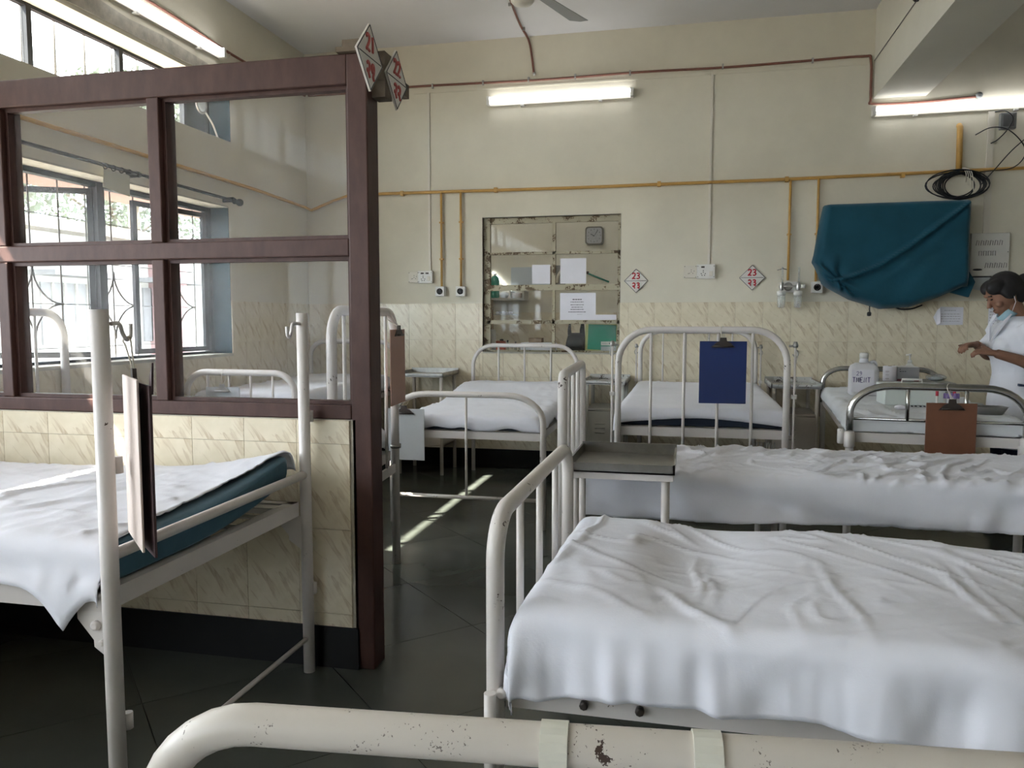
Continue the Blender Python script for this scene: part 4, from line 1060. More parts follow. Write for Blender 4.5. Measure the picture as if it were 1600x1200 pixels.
# --- bed G with chrome rails
BG = thing('hospital_bed', 'bed with chrome tube rails carrying supplies beside the nurse', 'bed', (1.085, 3.86, 0), PI / 2 - math.radians(5))
wG = 0.71
def railG(x, zt, rc, zb, W, mid=True):
    h = W / 2
    p = [(x, -h, zb)] + arch_path(x, W, zt - 0.017, rc, zb, rcz=rc * 0.75)[1:-1] + [(x, h, zb)]
    MB().tube(p, 0.0165, 14).build('chrome_rail', 'chrome', BG, True)
    if mid:
        MB().tube([(x, -h, 0.70), (x, h, 0.70)], 0.007, 8).build('mid_bar', 'chrome', BG, True)
        for y in (h * 0.33, -h * 0.33): MB().tube([(x, y, 0.70), (x, y, zt - 0.017)], 0.009, 8).build('upright', 'chrome', BG, True)
railG(-0.03, 0.868, 0.17, 0.58, wG); railG(1.74, 0.845, 0.13, 0.5, wG, False)
for s_ in (1, -1):
    MB().lathe([(0.018, 0.565), (0.024, 0.57), (0.024, 0.635), (0.018, 0.64)], (-0.03, s_ * wG / 2, 0), 14).build('rail_socket', 'white_enamel', BG, True)
    MB().lathe([(0.012, 0.58), (0.016, 0.585), (0.016, 0.645), (0.012, 0.65)], (-0.02, s_ * (wG / 2 + 0.035), 0), 12).build('pole_socket', 'white_enamel', BG, True)
    for x in (0.0, 1.72): MB().tube([(x, s_ * (wG / 2 - 0.005), 0), (x, s_ * (wG / 2 - 0.005), 0.60)], 0.018, 12).build('leg', 'white_enamel', BG, True)
deck(BG, 0.0, 1.72, wG, 0.632, h=0.045)
tag(slab('mattress', 'mattress_navy', BG.location, BG.rotation_euler.z, 0.03, 1.68, wG - 0.02, 0.692, 0.06), 'mattress of the chrome-railed bed', 'mattress')
FOOT = [(0.985, 1.27, 4.36, 4.54), (0.924, 1.076, 4.89, 5.01), (1.16, 1.525, 5.06, 5.38), (1.32, 1.42, 4.015, 4.085), (1.20, 1.33, 4.285, 4.335), (0.99, 1.05, 4.16, 4.20), (1.08, 1.19, 4.25, 4.31)]
def extraG(u, v, sx, sy, x, y, z):
    # the supplies press the sheet flat where they stand
    ca, sa = math.cos(PI / 2 - math.radians(5)), math.sin(PI / 2 - math.radians(5)); wx, wy = 1.085 + x * ca - y * sa, 3.86 + x * sa + y * ca
    for a, b_, c_, d_ in FOOT:
        o_ = max(a - wx, wx - b_, c_ - wy, wy - d_) - 0.018
        if o_ < 0.03: k = 1 if o_ <= 0 else 1 - o_ / 0.03; z = z + (0.7095 - z) * k if z > 0.69 else z
    return x, y, z
tag(sheet('bed_sheet', 'sheet_grey', BG.location, BG.rotation_euler.z, 0.018, 1.69, wG + 0.01, 0.705, (0.065, 0.03, 0.08, 0.08), 0.014, seed=15, ripple=0.005, extra=extraG, zmin=0.636, amp=0.010, fold=0.022, foldang=0.2, hem=0.02), 'rumpled pale sheet on the chrome-railed bed', 'bed sheet')

# --- bed I
BI = thing('hospital_bed', 'white bed with a tall narrow arched foot beyond the steel tray stand', 'bed', (-0.445, 3.11, 0), math.radians(2.5))
wI = 0.76
end_frame(BI, 0, wI, 0.975, 0.05, r=0.018, rods=3, rod_z=0.40, rod_r=0.009)
end_frame(BI, 1.95, wI, 0.98, 0.08, r=0.018, rods=3, rod_z=0.40)
deck(BI, 0.07, 1.88, wI - 0.20, 0.490, h=0.03)
for y in (-0.2, 0.25):
    MB().tube([(0.75, y, 0.03), (0.75, y, 0.475)], 0.012, 10).build('strut', 'white_enamel', BI, True)
tag(slab('mattress', 'mattress_teal', BI.location, BI.rotation_euler.z, 0.07, 1.91, wI - 0.13, 0.600, 0.110, yc=0.015), 'mattress under the creased sheet beyond the tray stand', 'mattress')
def extraI(u, v, sx, sy, x, y, z):
    t = max(0, (0.605 - z) / 0.12)      # long swags on the near side
    if sy < -wI / 2 + 0.05: y -= 0.012 * t * math.sin((x * 1.2 + z * 6) * 6); z -= 0.02 * t * (1 - u) * 0
    return x, y, z
tag(sheet('bed_sheet', 'sheet_white', BI.location, BI.rotation_euler.z, 0.055, 1.92, wI - 0.10, 0.605, (0.08, 0.05, 0.14, 0.08), 0.010, seed=21, amp=0.004, fold=0.018, foldang=0.9, foldscale=4.6, sharp=6.0, extra=extraI, hem=0.006, yc=0.015), 'white sheet creased along the top of the bed beyond the tray stand', 'bed sheet')

# --- bed H foreground right
BH = thing('hospital_bed', 'white bed with a chipped arched foot frame and a large rumpled sheet', 'bed', (-0.368, 1.972, 0), math.radians(-0.4))
wH = 0.93
end_frame(BH, 0, wH, 0.775, 0.10, r=0.0185, rods=3, rod_z=0.42, rod_r=0.009, mat='white_enamel_chipped', rcz=0.09)
end_frame(BH, 1.95, wH, 0.95, 0.10, r=0.0185, rods=3, rod_z=0.42)
deck(BH, 0.02, 1.93, wH - 0.03, 0.425, h=0.065)
MB().tube([(0.0, -wH / 2 - 0.045, 0.20), (0.0, -wH / 2 - 0.045, 0.415)], 0.012, 12).build('pole_socket', 'white_enamel', BH, True)
MB().tube([(0.0, -wH / 2 - 0.045, 0.40), (0.0, -wH / 2, 0.40)], 0.008, 8).build('socket_bracket', 'white_enamel', BH, True)
MB().lathe([(0.011, 0), (0.011, -0.016), (0.006, -0.02)], (0.018, -wH / 2 - 0.012, 0.405), 10, 'y').build('bolt', 'white_enamel', BH, True)
for x in (0.18, 0.29): MB().lathe([(0.009, 0), (0.009, -0.012), (0.005, -0.014)], (x, -wH / 2 + 0.013, 0.385), 8, 'y').build('bolt', 'dark_steel', BH, True)
def liftH(x, y):
    # sagging hollow and lumps pressed into the mattress
    return (-0.025 * math.exp(-((x - 0.42) / 0.13) ** 2) * math.exp(-((y - 0.12) / 0.30) ** 2) + 0.014 * math.exp(-((x - 0.24) / 0.12) ** 2) * math.exp(-((y + 0.2) / 0.2) ** 2)
            + 0.004 * math.exp(-((x - 0.75) / 0.2) ** 2) - 0.02 * math.exp(-((x - 1.15) / 0.12) ** 2 - ((y + 0.1) / 0.3) ** 2) - 0.012 * max(0, x - 0.9))
tag(slab('mattress', 'mattress_teal', BH.location, math.radians(-4.8), 0.10, 1.88, wH - 0.19, 0.556, 0.106, liftH, r=0.045, yc=-0.075), 'mattress under the large rumpled sheet', 'mattress')
CREASES = ((0.33, -0.20, 0.52, -0.42, 0.014, 0.013), (0.39, 0.16, 0.43, -0.28, 0.010, 0.009), (0.415, 0.12, 0.46, -0.30, 0.008, 0.008), (0.66, 0.14, 0.74, -0.38, 0.009, 0.009), (0.93, 0.22, 0.98, -0.2, 0.008, 0.008), (0.89, 0.2, 0.995, -0.12, 0.007, 0.007), (0.97, 0.22, 1.03, -0.22, 0.007, 0.007), (0.13, 0.0, 0.22, -0.36, 0.006, 0.02))
def extraH(u, v, sx, sy, x, y, z):
    # gathered folds at the near side and tuck at the foot corner
    t = min(1, max(0, (0.56 - z) / 0.10))
    if sy < -0.3:
        y -= t * 0.016 * (math.sin(x * 21 + 2.0 * math.sin(x * 7)) * 0.7 + 0.5 * noise.noise(Vector((x * 30, z * 6, 3))))
        z -= t * 0.010 * math.sin(x * 9)
    x += max(0, 1 - x / 0.8) * (0.3 - y) * 0.05      # foot edge stays inside the frame
    # pulled creases: from the hollow to the near edge, and two longer ones across the sheet
    for (ax, ay, bx_, by_, hh, ww) in CREASES:
        ux, uy = bx_ - ax, by_ - ay; L2 = ux * ux + uy * uy
        tt = ((x - ax) * ux + (y - ay) * uy) / L2
        if -0.05 < tt < 1.05:
            dd = ((x - ax) * uy - (y - ay) * ux) / math.sqrt(L2) + 0.006 * math.sin(tt * 9 + ax * 20)
            z += 0.6 * hh * math.exp(-(dd / ww) ** 2) * max(0, math.sin(PI * min(1, max(0, tt)))) ** 0.6
    d2 = (x - 0.115) - 0.10 * (y - 0.3) + 0.006 * math.sin(y * 40)
    if y > -0.1: z += 0.008 * math.exp(-(d2 / 0.007) ** 2)
    return x, y, z
tag(sheet('bed_sheet', 'sheet_white', BH.location, math.radians(-4.8), 0.042, 1.91, wH - 0.14, 0.578, (0.11, 0.05, 0.14, 0.06), 0.010, seed=27, r=0.045, amp=0.007, fold=0.009, foldang=-0.7, lift=liftH, yc=-0.075, extra=extraH, hem=0.018, ripple=0.008, foldscale=3.0, sharp=7.5), 'large rumpled white sheet hanging over the side of the chipped bed', 'bed sheet')

# --- bed J at the very front (only its foot tube enters the view)
pa, pb = Vector((-0.505, 0.648, 0)), Vector((0.40, 0.731, 0))
mid = (pa + pb) / 2; wJ = (pb - pa).length; angJ = math.atan2(pb.y - pa.y, pb.x - pa.x)
BJ = thing('hospital_bed', 'cream-white bed foot tube with rust chips and two flat steel straps', 'bed', mid, angJ - PI / 2)
end_frame(BJ, 0, wJ, 0.783, 0.105, r=0.0195, rods=0, mat='cream_enamel', cross=0.16)
def strap(yl):
    hw = 0.0125; p = []
    R = 0.0235
    path = [(-R, 0.40), (-R, 0.7615)] + [(-R * math.cos(a), 0.7615 + R * math.sin(a)) for a in [PI * k / 10 for k in range(1, 10)]] + [(R, 0.7615), (R, 0.70)]
    V = []; 
    for (a, z) in path:
        for s_ in (-hw, hw): V.append((-a, yl + s_, z))
    Rn = 0.0185
    n = len(path)
    for (a, z) in path:
        k = 0.88
        for s_ in (-hw, hw): V.append((-a * k, yl + s_, 0.7615 + (z - 0.7615) * (k if z > 0.7615 else 1)))
    F = []
    for i in range(n - 1):
        a = 2 * i; F += [(a, a + 1, a + 3, a + 2), (2 * n + a, 2 * n + a + 2, 2 * n + a + 3, 2 * n + a + 1), (a, a + 2, 2 * n + a + 2, 2 * n + a), (a + 1, 2 * n + a + 1, 2 * n + a + 3, a + 3)]
    F += [(0, 2 * n, 2 * n + 1, 1), (2 * n - 2, 2 * n - 1, 4 * n - 1, 4 * n - 2)]
    MB().add(V, F).build('strap', 'strap_enamel', BJ, True)
# world x -0.116 and 0.022 on the tube -> local y
for wx in (-0.113, 0.022):
    t = (wx - mid.x) / math.cos(angJ); strap(t)
end_frame(BJ, 1.85, wJ, 0.9, 0.085, r=0.0195, rods=3, rod_z=0.45)
deck(BJ, 0.02, 1.83, wJ - 0.03, 0.45)
tag(slab('mattress', 'mattress_teal', BJ.location, BJ.rotation_euler.z, 0.075, 1.79, wJ - 0.09, 0.533, 0.083), 'mattress of the bed with the rusty foot tube', 'mattress')
tag(sheet('bed_sheet', 'sheet_white', BJ.location, BJ.rotation_euler.z, 0.06, 1.80, wJ - 0.075, 0.545, (0.05, 0.05, 0.07, 0.07), 0.05, seed=31, ripple=0.005, hem=0.01, zmin=0.454), 'white sheet of the bed with the rusty foot tube', 'bed sheet')

# ------------------------------------------------------------------ tray stand between beds H and I
o = thing('tray_stand', 'steel bedside stand with a shallow stainless tray top between the two beds', 'bedside table', (-0.205, 2.62, 0))
x0, x1, y0, y1, zt = -0.37, -0.035, 2.465, 2.83, 0.70
m = MB(); t = 0.006
m.box(x0, x1, y0, y1, zt - 0.03, zt - 0.025)
m.box(x0, x1, y0, y0 + t, zt - 0.03, zt); m.box(x0, x1, y1 - t, y1, zt - 0.03, zt + 0.012); m.box(x0, x0 + t, y0, y1, zt - 0.03, zt + 0.006); m.box(x1 - t, x1, y0, y1, zt - 0.03, zt + 0.002)
m.build('tray', 'tray_steel', o)
m = MB().box(x0 + 0.005, x1 - 0.005, y0 + 0.008, y0 + 0.03, zt - 0.052, zt - 0.03); m.box(x0 + 0.005, x1 - 0.005, y1 - 0.03, y1 - 0.01, zt - 0.052, zt - 0.03)
m.box(x0 + 0.005, x0 + 0.025, y0 + 0.01, y1 - 0.01, zt - 0.052, zt - 0.03); m.box(x1 - 0.025, x1 - 0.005, y0 + 0.01, y1 - 0.01, zt - 0.052, zt - 0.03)
m.build('apron', 'white_enamel', o)
for x in (x0 + 0.022, x1 - 0.03):
    for y in (y0 + 0.03, y1 - 0.17): MB().tube([(x, y, 0), (x, y, zt - 0.04)], 0.012, 12).build('leg', 'white_enamel', o)
MB().box(x0 + 0.02, x1 - 0.02, y0 + 0.03, y1 - 0.17, 0.2, 0.215).build('lower_shelf', 'locker_paint', o)

# ------------------------------------------------------------------ bedside lockers at the back wall
def locker(x0, x1, y0, label, top_mat, body_mat, zt=0.74, cab=(0.19, 0.53), front='y'):
    y1 = YB - 0.03
    o = thing('bedside_locker', label, 'locker', ((x0 + x1) / 2, (y0 + y1) / 2, 0))
    m = MB(); m.box(x0, x1, y0, y1, zt - 0.03, zt - 0.024)
    m.box(x0, x1, y0, y0 + 0.008, zt - 0.035, zt - 0.008); m.box(x0, x1, y1 - 0.008, y1, zt - 0.035, zt + 0.012); m.box(x0, x0 + 0.008, y0, y1, zt - 0.035, zt); m.box(x1 - 0.008, x1, y0, y1, zt - 0.035, zt)
    m.build('top_tray', top_mat, o)
    for x in (x0 + 0.025, x1 - 0.025):
        for y in (y0 + 0.03, y1 - 0.03): MB().tube([(x, y, 0), (x, y, zt - 0.03)], 0.0135, 10).build('leg', body_mat, o)
    b = MB(); a, c = x0 + 0.02, x1 - 0.02; d, e = y0 + 0.02, y1 - 0.02; z0, z1 = cab
    b.box(a, c, d, e, z0, z0 + 0.01); b.box(a, c, d, e, z1 - 0.012, z1); b.box(a, a + 0.008, d, e, z0, z1); b.box(c - 0.008, c, d, e, z0, z1); b.box(a, c, e - 0.008, e, z0, z1)
    b.build('cabinet', body_mat, o)
    dr = MB().bbox(a + 0.012, c - 0.012, d - 0.004, d + 0.012, z0 + 0.012, z1 - 0.018, 0.002).build('door', body_mat, o)
    xm = (a + c) / 2 - 0.03
    for k in range(3):
        z = z1 - 0.10 - k * 0.032
        MB().prism([(d - 0.004, z), (d - 0.012, z - 0.004), (d - 0.004, z - 0.012)], xm - 0.035, xm + 0.035, 'x').build('louvre', body_mat, dr)
    return o
locker(-2.13, -1.75, 5.52, 'steel locker with a bare metal top left of the bed under the inner window', 'dull_steel', 'locker_paint', 0.765, (0.21, 0.45))
locker(-0.72, -0.42, 5.50, 'greenish grey locker with louvred door left of the bed with the blue clipboard', 'worn_grey', 'locker_grey', 0.735, (0.15, 0.53))
locker(0.535, 0.855, 5.45, 'brown-grey locker with a worn white top right of the bed with the blue clipboard', 'worn_grey', 'locker_paint', 0.735, (0.15, 0.53))

# ------------------------------------------------------------------ clipboards
def clipboard(label, mat, pos, rz, w_, h_, tilt=0.0, clip='dark_steel', hang=(0, 0.03, 0.05, 0.02)):
    """origin at the top centre, face -Y"""
    o = thing('clipboard', label, 'clipboard', pos, rz); o.rotation_euler = (tilt, 0, rz)
    MB().bbox(-w_ / 2, w_ / 2, 0, 0.005, -h_, 0, 0.0015).build('board', mat, o, True)
    k = w_ * 0.26
    c = MB(); c.prism([(-k, -0.03), (k, -0.03), (k * 0.55, -0.006), (k * 0.3, 0.0), (k * 0.25, 0.018), (-k * 0.25, 0.018), (-k * 0.3, 0.0), (-k * 0.55, -0.006)], -0.009, -0.001)
    c.build('clip', clip, o, True)
    MB().tube([(-k * 0.8, -0.012, -0.024), (k * 0.8, -0.012, -0.024)], 0.004, 8).build('clip_spring', clip, o, True)
    xt, yt, zt, rr = hang       # the string loops over the tube or hook it hangs from
    MB().tube(bez([(-0.003, -0.006, 0.012), (xt - 0.011, yt - rr, zt - 0.004), (xt - 0.009, yt - rr * 0.7, zt + rr * 0.7), (xt, yt, zt + rr), (xt + 0.006, yt + rr * 0.7, zt + rr * 0.7), (xt + 0.008, yt + rr, zt - 0.004), (xt + 0.008, yt + rr * 0.3, zt - rr - 0.008), (0.006, -0.006, 0.010)]), 0.002, 6).build('string', 'string', o, True)
    return o
clipboard('blue clipboard hanging on the foot of the bed with tall arches', 'board_blue', (0.163, 3.965, 1.047), 0.02, 0.222, 0.303, hang=(0, 0.035, 0.0545, 0.0175))
clipboard('brown hardboard clipboard on the chrome rail', 'board_brown', (1.128, 3.775, 0.787), 0.02, 0.205, 0.29, hang=(0, 0.051, 0.064, 0.0178))
clipboard('pink-beige clipboard on the arched frame behind the partition post', 'board_pink', (-1.272, 3.35, 1.108), PI / 2 + math.radians(5), 0.23, 0.335, hang=(0, 0.053, 0.078, 0.020))
clipboard('pale grey clipboard on the foot arch of the bed under the inner window', 'board_grey', (-1.55, 4.165, 0.655), 0.0, 0.235, 0.29, hang=(0, 0.035, 0.0557, 0.0185))
clipboard('small white clipboard on the low arch of the corner bed', 'board_pale', (-2.715, 4.215, 0.75), 0.0, 0.225, 0.30, clip='silver_clip', hang=(0, 0.035, 0.086, 0.020))
o = clipboard('beige clipboard hanging edge-on from the hook of the straight-posted bed', 'board_beige', (-1.150, 1.452, 1.03), math.radians(136), 0.20, 0.355, tilt=0.0, hang=(0.035, 0.001, 0.078, 0.0062))
MB().prism([(-0.115, -0.016), (-0.115, -0.021), (0.09, -0.012), (0.09, -0.007)], -0.365, -0.012, 'z').build('front_board', 'board_dark', o, True)
MB().prism([(-0.115, -0.03), (-0.09, -0.02), (-0.10, 0.005), (-0.132, 0.035)], -0.024, -0.020).build('bent_corner', 'board_dark', o, True)

# ------------------------------------------------------------------ inner window and the small room behind it
r = sempty('window_4', ((IX0 + IX1) / 2, 5.99, IZ0))
def rb(name, x0, x1, z0, z1, d0=5.975, d1=6.005): return MB().box(x0, x1, d0, d1, z0, z1).build(name, 'rusty_cream', r)
rb('frame_side', -1.562, -1.508, 0.905, 1.93); rb('frame_side', -0.528, -0.503, 0.905, 1.93)
rb('frame_head', -1.56, -0.505, 1.885, 1.932, 5.98, 6.01); rb('frame_foot', -1.535, -0.507, 0.905, 0.918)
rb('transom', -1.545, -0.505, 1.375, 1.418, 5.965, 6.01); rb('glazing_bar', -1.53, -0.507, 1.648, 1.668); rb('glazing_bar', -1.53, -0.507, 1.120, 1.148)
rb('glazing_bar', -1.022, -0.998, 1.418, 1.885); rb('glazing_bar', -1.022, -1.0, 0.918, 1.375)
for a, b in ((-1.508, -1.022), (-0.998, -0.528)):
    for z0, z1 in ((0.918, 1.12), (1.148, 1.375), (1.418, 1.648), (1.668, 1.885)):
        MB().box(a, b, 5.988, 5.991, z0, z1).build('pane', 'clear_glass', r)
m = MB().box(IX0 - 0.004, IX0, YB - 0.002, YB + 0.12, IZ0, IZ1); m.box(IX1, IX1 + 0.004, YB - 0.002, YB + 0.12, IZ0, IZ1); m.box(IX0, IX1, YB - 0.002, YB + 0.12, IZ1, IZ1 + 0.004); m.box(IX0, IX1, YB - 0.012, YB + 0.34, IZ0 - 0.012, IZ0)
m.build('reveal', 'bare_plaster', r)
struct(MB().box(-2.6, 0.5, 7.4, 7.5, 0, ZC).build('wall_inner_back', 'wall_paint'))
struct(MB().box(-2.7, -2.6, 6.064, 7.5, 0, ZC).build('wall_inner_left', 'wall_paint'))
struct(MB().box(0.5, 0.6, 6.064, 7.5, 0, ZC).build('wall_inner_right', 'wall_paint'))
struct(MB().box(-2.6, 0.5, 6.30, 7.4, 0.74, 0.80).build('trim_3', 'bare_plaster'))
struct(MB().box(-2.6, 0.5, 7.38, 7.4, 0.80, 1.22).build('trim_4', 'tile'))
batten('unseen tube light added above the inner window to brighten the small room', (-1.6, 6.064, 2.75), (-0.5, 6.064, 2.75), (0, 1, 0), 'tube_lit_added')  # added lamp out of view, lights the small room
batten('unseen tube light added on the left wall to brighten the small room', (-2.6, 6.2, 2.4), (-2.6, 7.2, 2.4), (1, 0, 0), 'tube_lit_added')  # second added lamp, brightens the small room further
o = thing('wall_clock', 'square grey wall clock showing ten past ten in the small room', 'clock', (-0.868, 7.4, 1.925))
m = MB(); rr = 0.082; pts = []
for (cx, cz, a0) in ((0.055, 0.055, 0), (-0.055, 0.055, PI / 2), (-0.055, -0.055, PI), (0.055, -0.055, 1.5 * PI)):
    for k in range(6): a = a0 + PI / 2 * k / 5; pts.append((-0.868 + cx + 0.028 * math.cos(a), 1.925 + cz + 0.028 * math.sin(a)))
m.prism(pts, 7.355, 7.4).build('case', 'clock_frame', o)
MB().prism([(-0.868 + (p[0] + 0.868) * 0.85, 1.925 + (p[1] - 1.925) * 0.85) for p in pts], 7.351, 7.356).build('dial', 'clock_face', o)
MB().tube([(-0.868, 7.349, 1.92), (-0.835, 7.349, 1.972)], 0.002, 5).build('minute_hand', 'ink', o)
MB().tube([(-0.868, 7.349, 1.92), (-0.898, 7.349, 1.938)], 0.003, 5).build('hour_hand', 'ink', o)
for k in range(12):
    a = PI / 6 * k; MB().box(-0.868 + 0.058 * math.sin(a) - 0.0025, -0.868 + 0.058 * math.sin(a) + 0.0025, 7.3495, 7.351, 1.925 + 0.058 * math.cos(a) - 0.004, 1.925 + 0.058 * math.cos(a) + 0.004).build('hour_mark', 'ink', o)
def sheetpaper(label, x0, x1, z0, z1, y=5.9865, mat='paper', name='paper_sheet'):
    return tag(MB().box(x0, x1, y - 0.0008, y, z0, z1).build(name, mat, loc=((x0 + x1) / 2, y, z0)), label, 'paper')
sheetpaper('blank white paper stuck on the upper right inner window pane', -0.962, -0.765, 1.425, 1.615)
sheetpaper('pale paper stuck low on the upper left inner window pane', -1.18, -1.04, 1.425, 1.57)
sheetpaper('white strip of paper beside the typed notice on the inner window', -0.69, -0.535, 1.15, 1.19)
o = thing('typed_notice', 'white typed notice with centred lines stuck on the inner window', 'notice', (-0.825, 5.986, 1.15))
MB().box(-0.962, -0.69, 5.985, 5.9858, 1.15, 1.355).build('sheet', 'paper', o)
for k, (w_, z) in enumerate(((0.035, 1.305), (0.05, 1.286), (0.05, 1.265), (0.042, 1.247), (0.05, 1.230), (0.066, 1.211))):
    lines(o, -0.832 - w_, -0.832 + w_, z, 1, 0.01, 5.985, t=0.0032 if k == 0 else 0.0022, seed=20 + k)
lines(o, -0.83, -0.79, 1.193, 1, 0.01, 5.985, 'faint_ink', seed=30)
o = thing('green_folder', 'green file on a yellow backing propped inside the inner window', 'folder', (-0.65, 6.10, 0.905))
MB().prism([(-0.785, 0.906), (-0.53, 0.906), (-0.53, 1.12), (-0.78, 1.12)], 6.10, 6.106).build('backing', 'yellow_card', o)
MB().prism([(-0.765, 0.925), (-0.545, 0.915), (-0.545, 1.11), (-0.757, 1.118)], 6.094, 6.099).build('cover', 'green_card', o)
MB().box(-0.66, -0.54, 6.091, 6.0935, 0.955, 0.985).build('label_strip', 'sign_white', o); MB().box(-0.66, -0.54, 6.091, 6.0935, 0.91, 0.948).build('label_strip', 'board_grey', o)
lines(o, -0.65, -0.61, 0.97, 1, 0.01, 6.0908, 'faint_ink', seed=33)
MB().lathe([(0.007, 0), (0.007, -0.001)], (-0.592, 6.091, 0.970), 10, 'y').build('stamp', 'faint_ink', o)
o = thing('plastic_bag', 'glossy black carrier bag with two handles inside the inner window', 'bag', (-0.87, 6.16, 0.905))
def bagring(z, w_, d, cx):
    return [(cx + w_ * math.copysign(abs(math.cos(a)) ** 0.7, math.cos(a)) * (1 + 0.05 * math.sin(5 * a + z * 40)), 6.15 + d * math.sin(a) * (1 + 0.15 * math.sin(7 * a + z * 60)), z) for a in [2 * PI * k / 24 for k in range(24)]]
MB().loft([bagring(0.906, 0.075, 0.03, -0.865), bagring(0.93, 0.082, 0.04, -0.865), bagring(0.98, 0.078, 0.04, -0.862), bagring(1.02, 0.068, 0.03, -0.858), bagring(1.045, 0.06, 0.02, -0.856), bagring(1.05, 0.055, 0.01, -0.856)]).build('body', 'black_bag', o)
for a, b in ((-0.925, -0.895), (-0.83, -0.79)): MB().prism([(a, 1.03), (b, 1.03), (b - 0.005, 1.075), (b - 0.008, 1.12), (a + 0.008, 1.12), (a - 0.002, 1.07)], 6.14, 6.16).build('handle', 'black_bag', o)
o = thing('sharps_box', 'small orange-red box on the sill inside the inner window', 'box', (-1.46, 6.13, 0.905))
MB().bbox(-1.495, -1.425, 6.10, 6.16, 0.905, 0.985, 0.004).build('body', 'orange_box', o); MB().lathe([(0.016, 0.985), (0.016, 0.995), (0.01, 1.0)], (-1.455, 6.13, 0), 12).build('cap', 'dark_steel', o)
tag(MB().lathe([(0.026, 0.905), (0.028, 0.91), (0.028, 1.06), (0.024, 1.072), (0.012, 1.075)], (-1.527, 6.12, 0), 16).build('white_cylinder', 'white_plastic', loc=(-1.52, 6.12, 0.905)), 'tall white cylinder container at the corner inside the inner window', 'container')
random.seed(11)
for k in range(4):
    x = -1.405 + k * 0.032; h = (0.085, 0.06, 0.075, 0.055)[k]
    o = thing('medicine_bottle', ('thin dark-capped vial beside the orange-red box', 'short clear vial in the bottle row inside the inner window', 'medium clear bottle in the bottle row inside the inner window', 'stubby clear vial next to the stacked papers')[k], 'bottle', (x, 6.13 + 0.01 * (k % 2), 0.905))
    MB().lathe([(0.011, 0.905), (0.0125, 0.91), (0.0125, 0.905 + h * 0.65), (0.006, 0.905 + h * 0.8), (0.006, 0.905 + h * 0.85)], (x, 6.13 + 0.01 * (k % 2), 0), 12).build('glass_body', 'bottle_plastic', o)
    MB().lathe([(0.007, 0.905 + h * 0.85), (0.007, 0.905 + h)], (x, 6.13 + 0.01 * (k % 2), 0), 10).build('cap', ('ink', 'sign_white', 'faint_ink', 'sign_white')[k], o)
tag(MB().bbox(-1.293, -1.03, 6.09, 6.25, 0.905, 0.972, 0.004).build('paper_stack', 'paper', loc=(-1.17, 6.17, 0.906)), 'stack of white paper on the sill inside the inner window', 'paper')
tag(MB().bbox(-1.235, -1.13, 6.13, 6.22, 0.973, 1.008, 0.003).build('small_carton', 'tan_card', loc=(-1.18, 6.17, 0.973)), 'small tan carton on top of the stacked paper', 'carton')
o = thing('wall_shelf', 'narrow wall shelf with bundles in the small room', 'shelf', (-1.70, 7.3, 1.33))
MB().box(-2.0, -1.495, 7.2, 7.4, 1.335, 1.355).build('board', 'shelf_paint', o); MB().box(-1.515, -1.495, 7.2, 7.4, 1.355, 1.42).build('end', 'shelf_paint', o); MB().box(-1.64, -1.625, 7.2, 7.4, 1.355, 1.42).build('divider', 'shelf_paint', o)
tag(MB().ell((-1.70, 7.28, 1.385), 0.05, 0.05, 0.03).build('cloth_bundle', 'sheet_grey', loc=(-1.70, 7.28, 1.36)), 'grey cloth bundle lying on the narrow wall shelf', 'bundle')
tag(MB().bbox(-1.615, -1.525, 7.22, 7.34, 1.356, 1.40, 0.003).build('small_carton', 'tan_card', loc=(-1.57, 7.28, 1.356)), 'brown carton in the end compartment of the wall shelf', 'carton')
o = thing('green_can', 'green jug on the narrow wall shelf', 'jug', (-1.79, 7.28, 1.356))
MB().lathe([(0.035, 1.356), (0.04, 1.365), (0.04, 1.53), (0.03, 1.555), (0.014, 1.565)], (-1.79, 7.28, 0), 16).build('body', 'green_jug', o); MB().lathe([(0.015, 1.565), (0.015, 1.585)], (-1.79, 7.28, 0), 12).build('cap', 'white_plastic', o)
tag(MB().box(-1.82, -1.775, 7.1, 7.15, 0.80, 1.335).build('wooden_post', 'tan_card', loc=(-1.797, 7.12, 0.8)), 'narrow dark wooden upright below the wall shelf', 'post')
o = thing('steel_tray', 'steel tray with crumpled packets under the wall shelf', 'tray', (-1.69, 7.25, 1.195))
MB().box(-1.775, -1.59, 7.15, 7.381, 1.196, 1.205).build('tray', 'steel', o)
random.seed(4)
for k in range(7): MB().ell((-1.75 + 0.022 * k, 7.2 + 0.02 * (k % 3), 1.218), 0.016, 0.02, 0.012 + 0.004 * (k % 2), 8, 5, Matrix.Rotation(k, 3, 'Y')).build('packet', 'paper', o)
o = thing('white_board', 'pale board fixed on the far wall of the small room', 'board', (-1.47, 7.4, 1.46))
MB().box(-1.66, -1.285, 7.385, 7.4, 1.465, 1.648).build('panel', 'board_pale', o); MB().box(-1.285, -1.275, 7.38, 7.4, 1.46, 1.652).build('edge', 'tan_card', o)
tag(MB().tube([(-1.84, 7.390, 1.605), (-1.66, 7.390, 1.42)], 0.009, 8).build('reflection_tube', 'tube_lit', loc=(-1.75, 7.34, 1.5)), 'slanting glowing rod standing in for a tube light reflected in the inner window', 'light')  # glowing rod stands in for a reflection in the window glass
o = thing('coat_hanger_rail', 'dark slanting rail with hanger on the far wall of the small room', 'rail', (-0.83, 7.4, 1.53))
MB().tube([(-0.935, 7.38, 1.585), (-0.73, 7.38, 1.50)], 0.008, 8).build('rail', 'green_jug', o); MB().box(-0.94, -0.92, 7.37, 7.4, 1.575, 1.60).build('bracket', 'dark_steel', o)
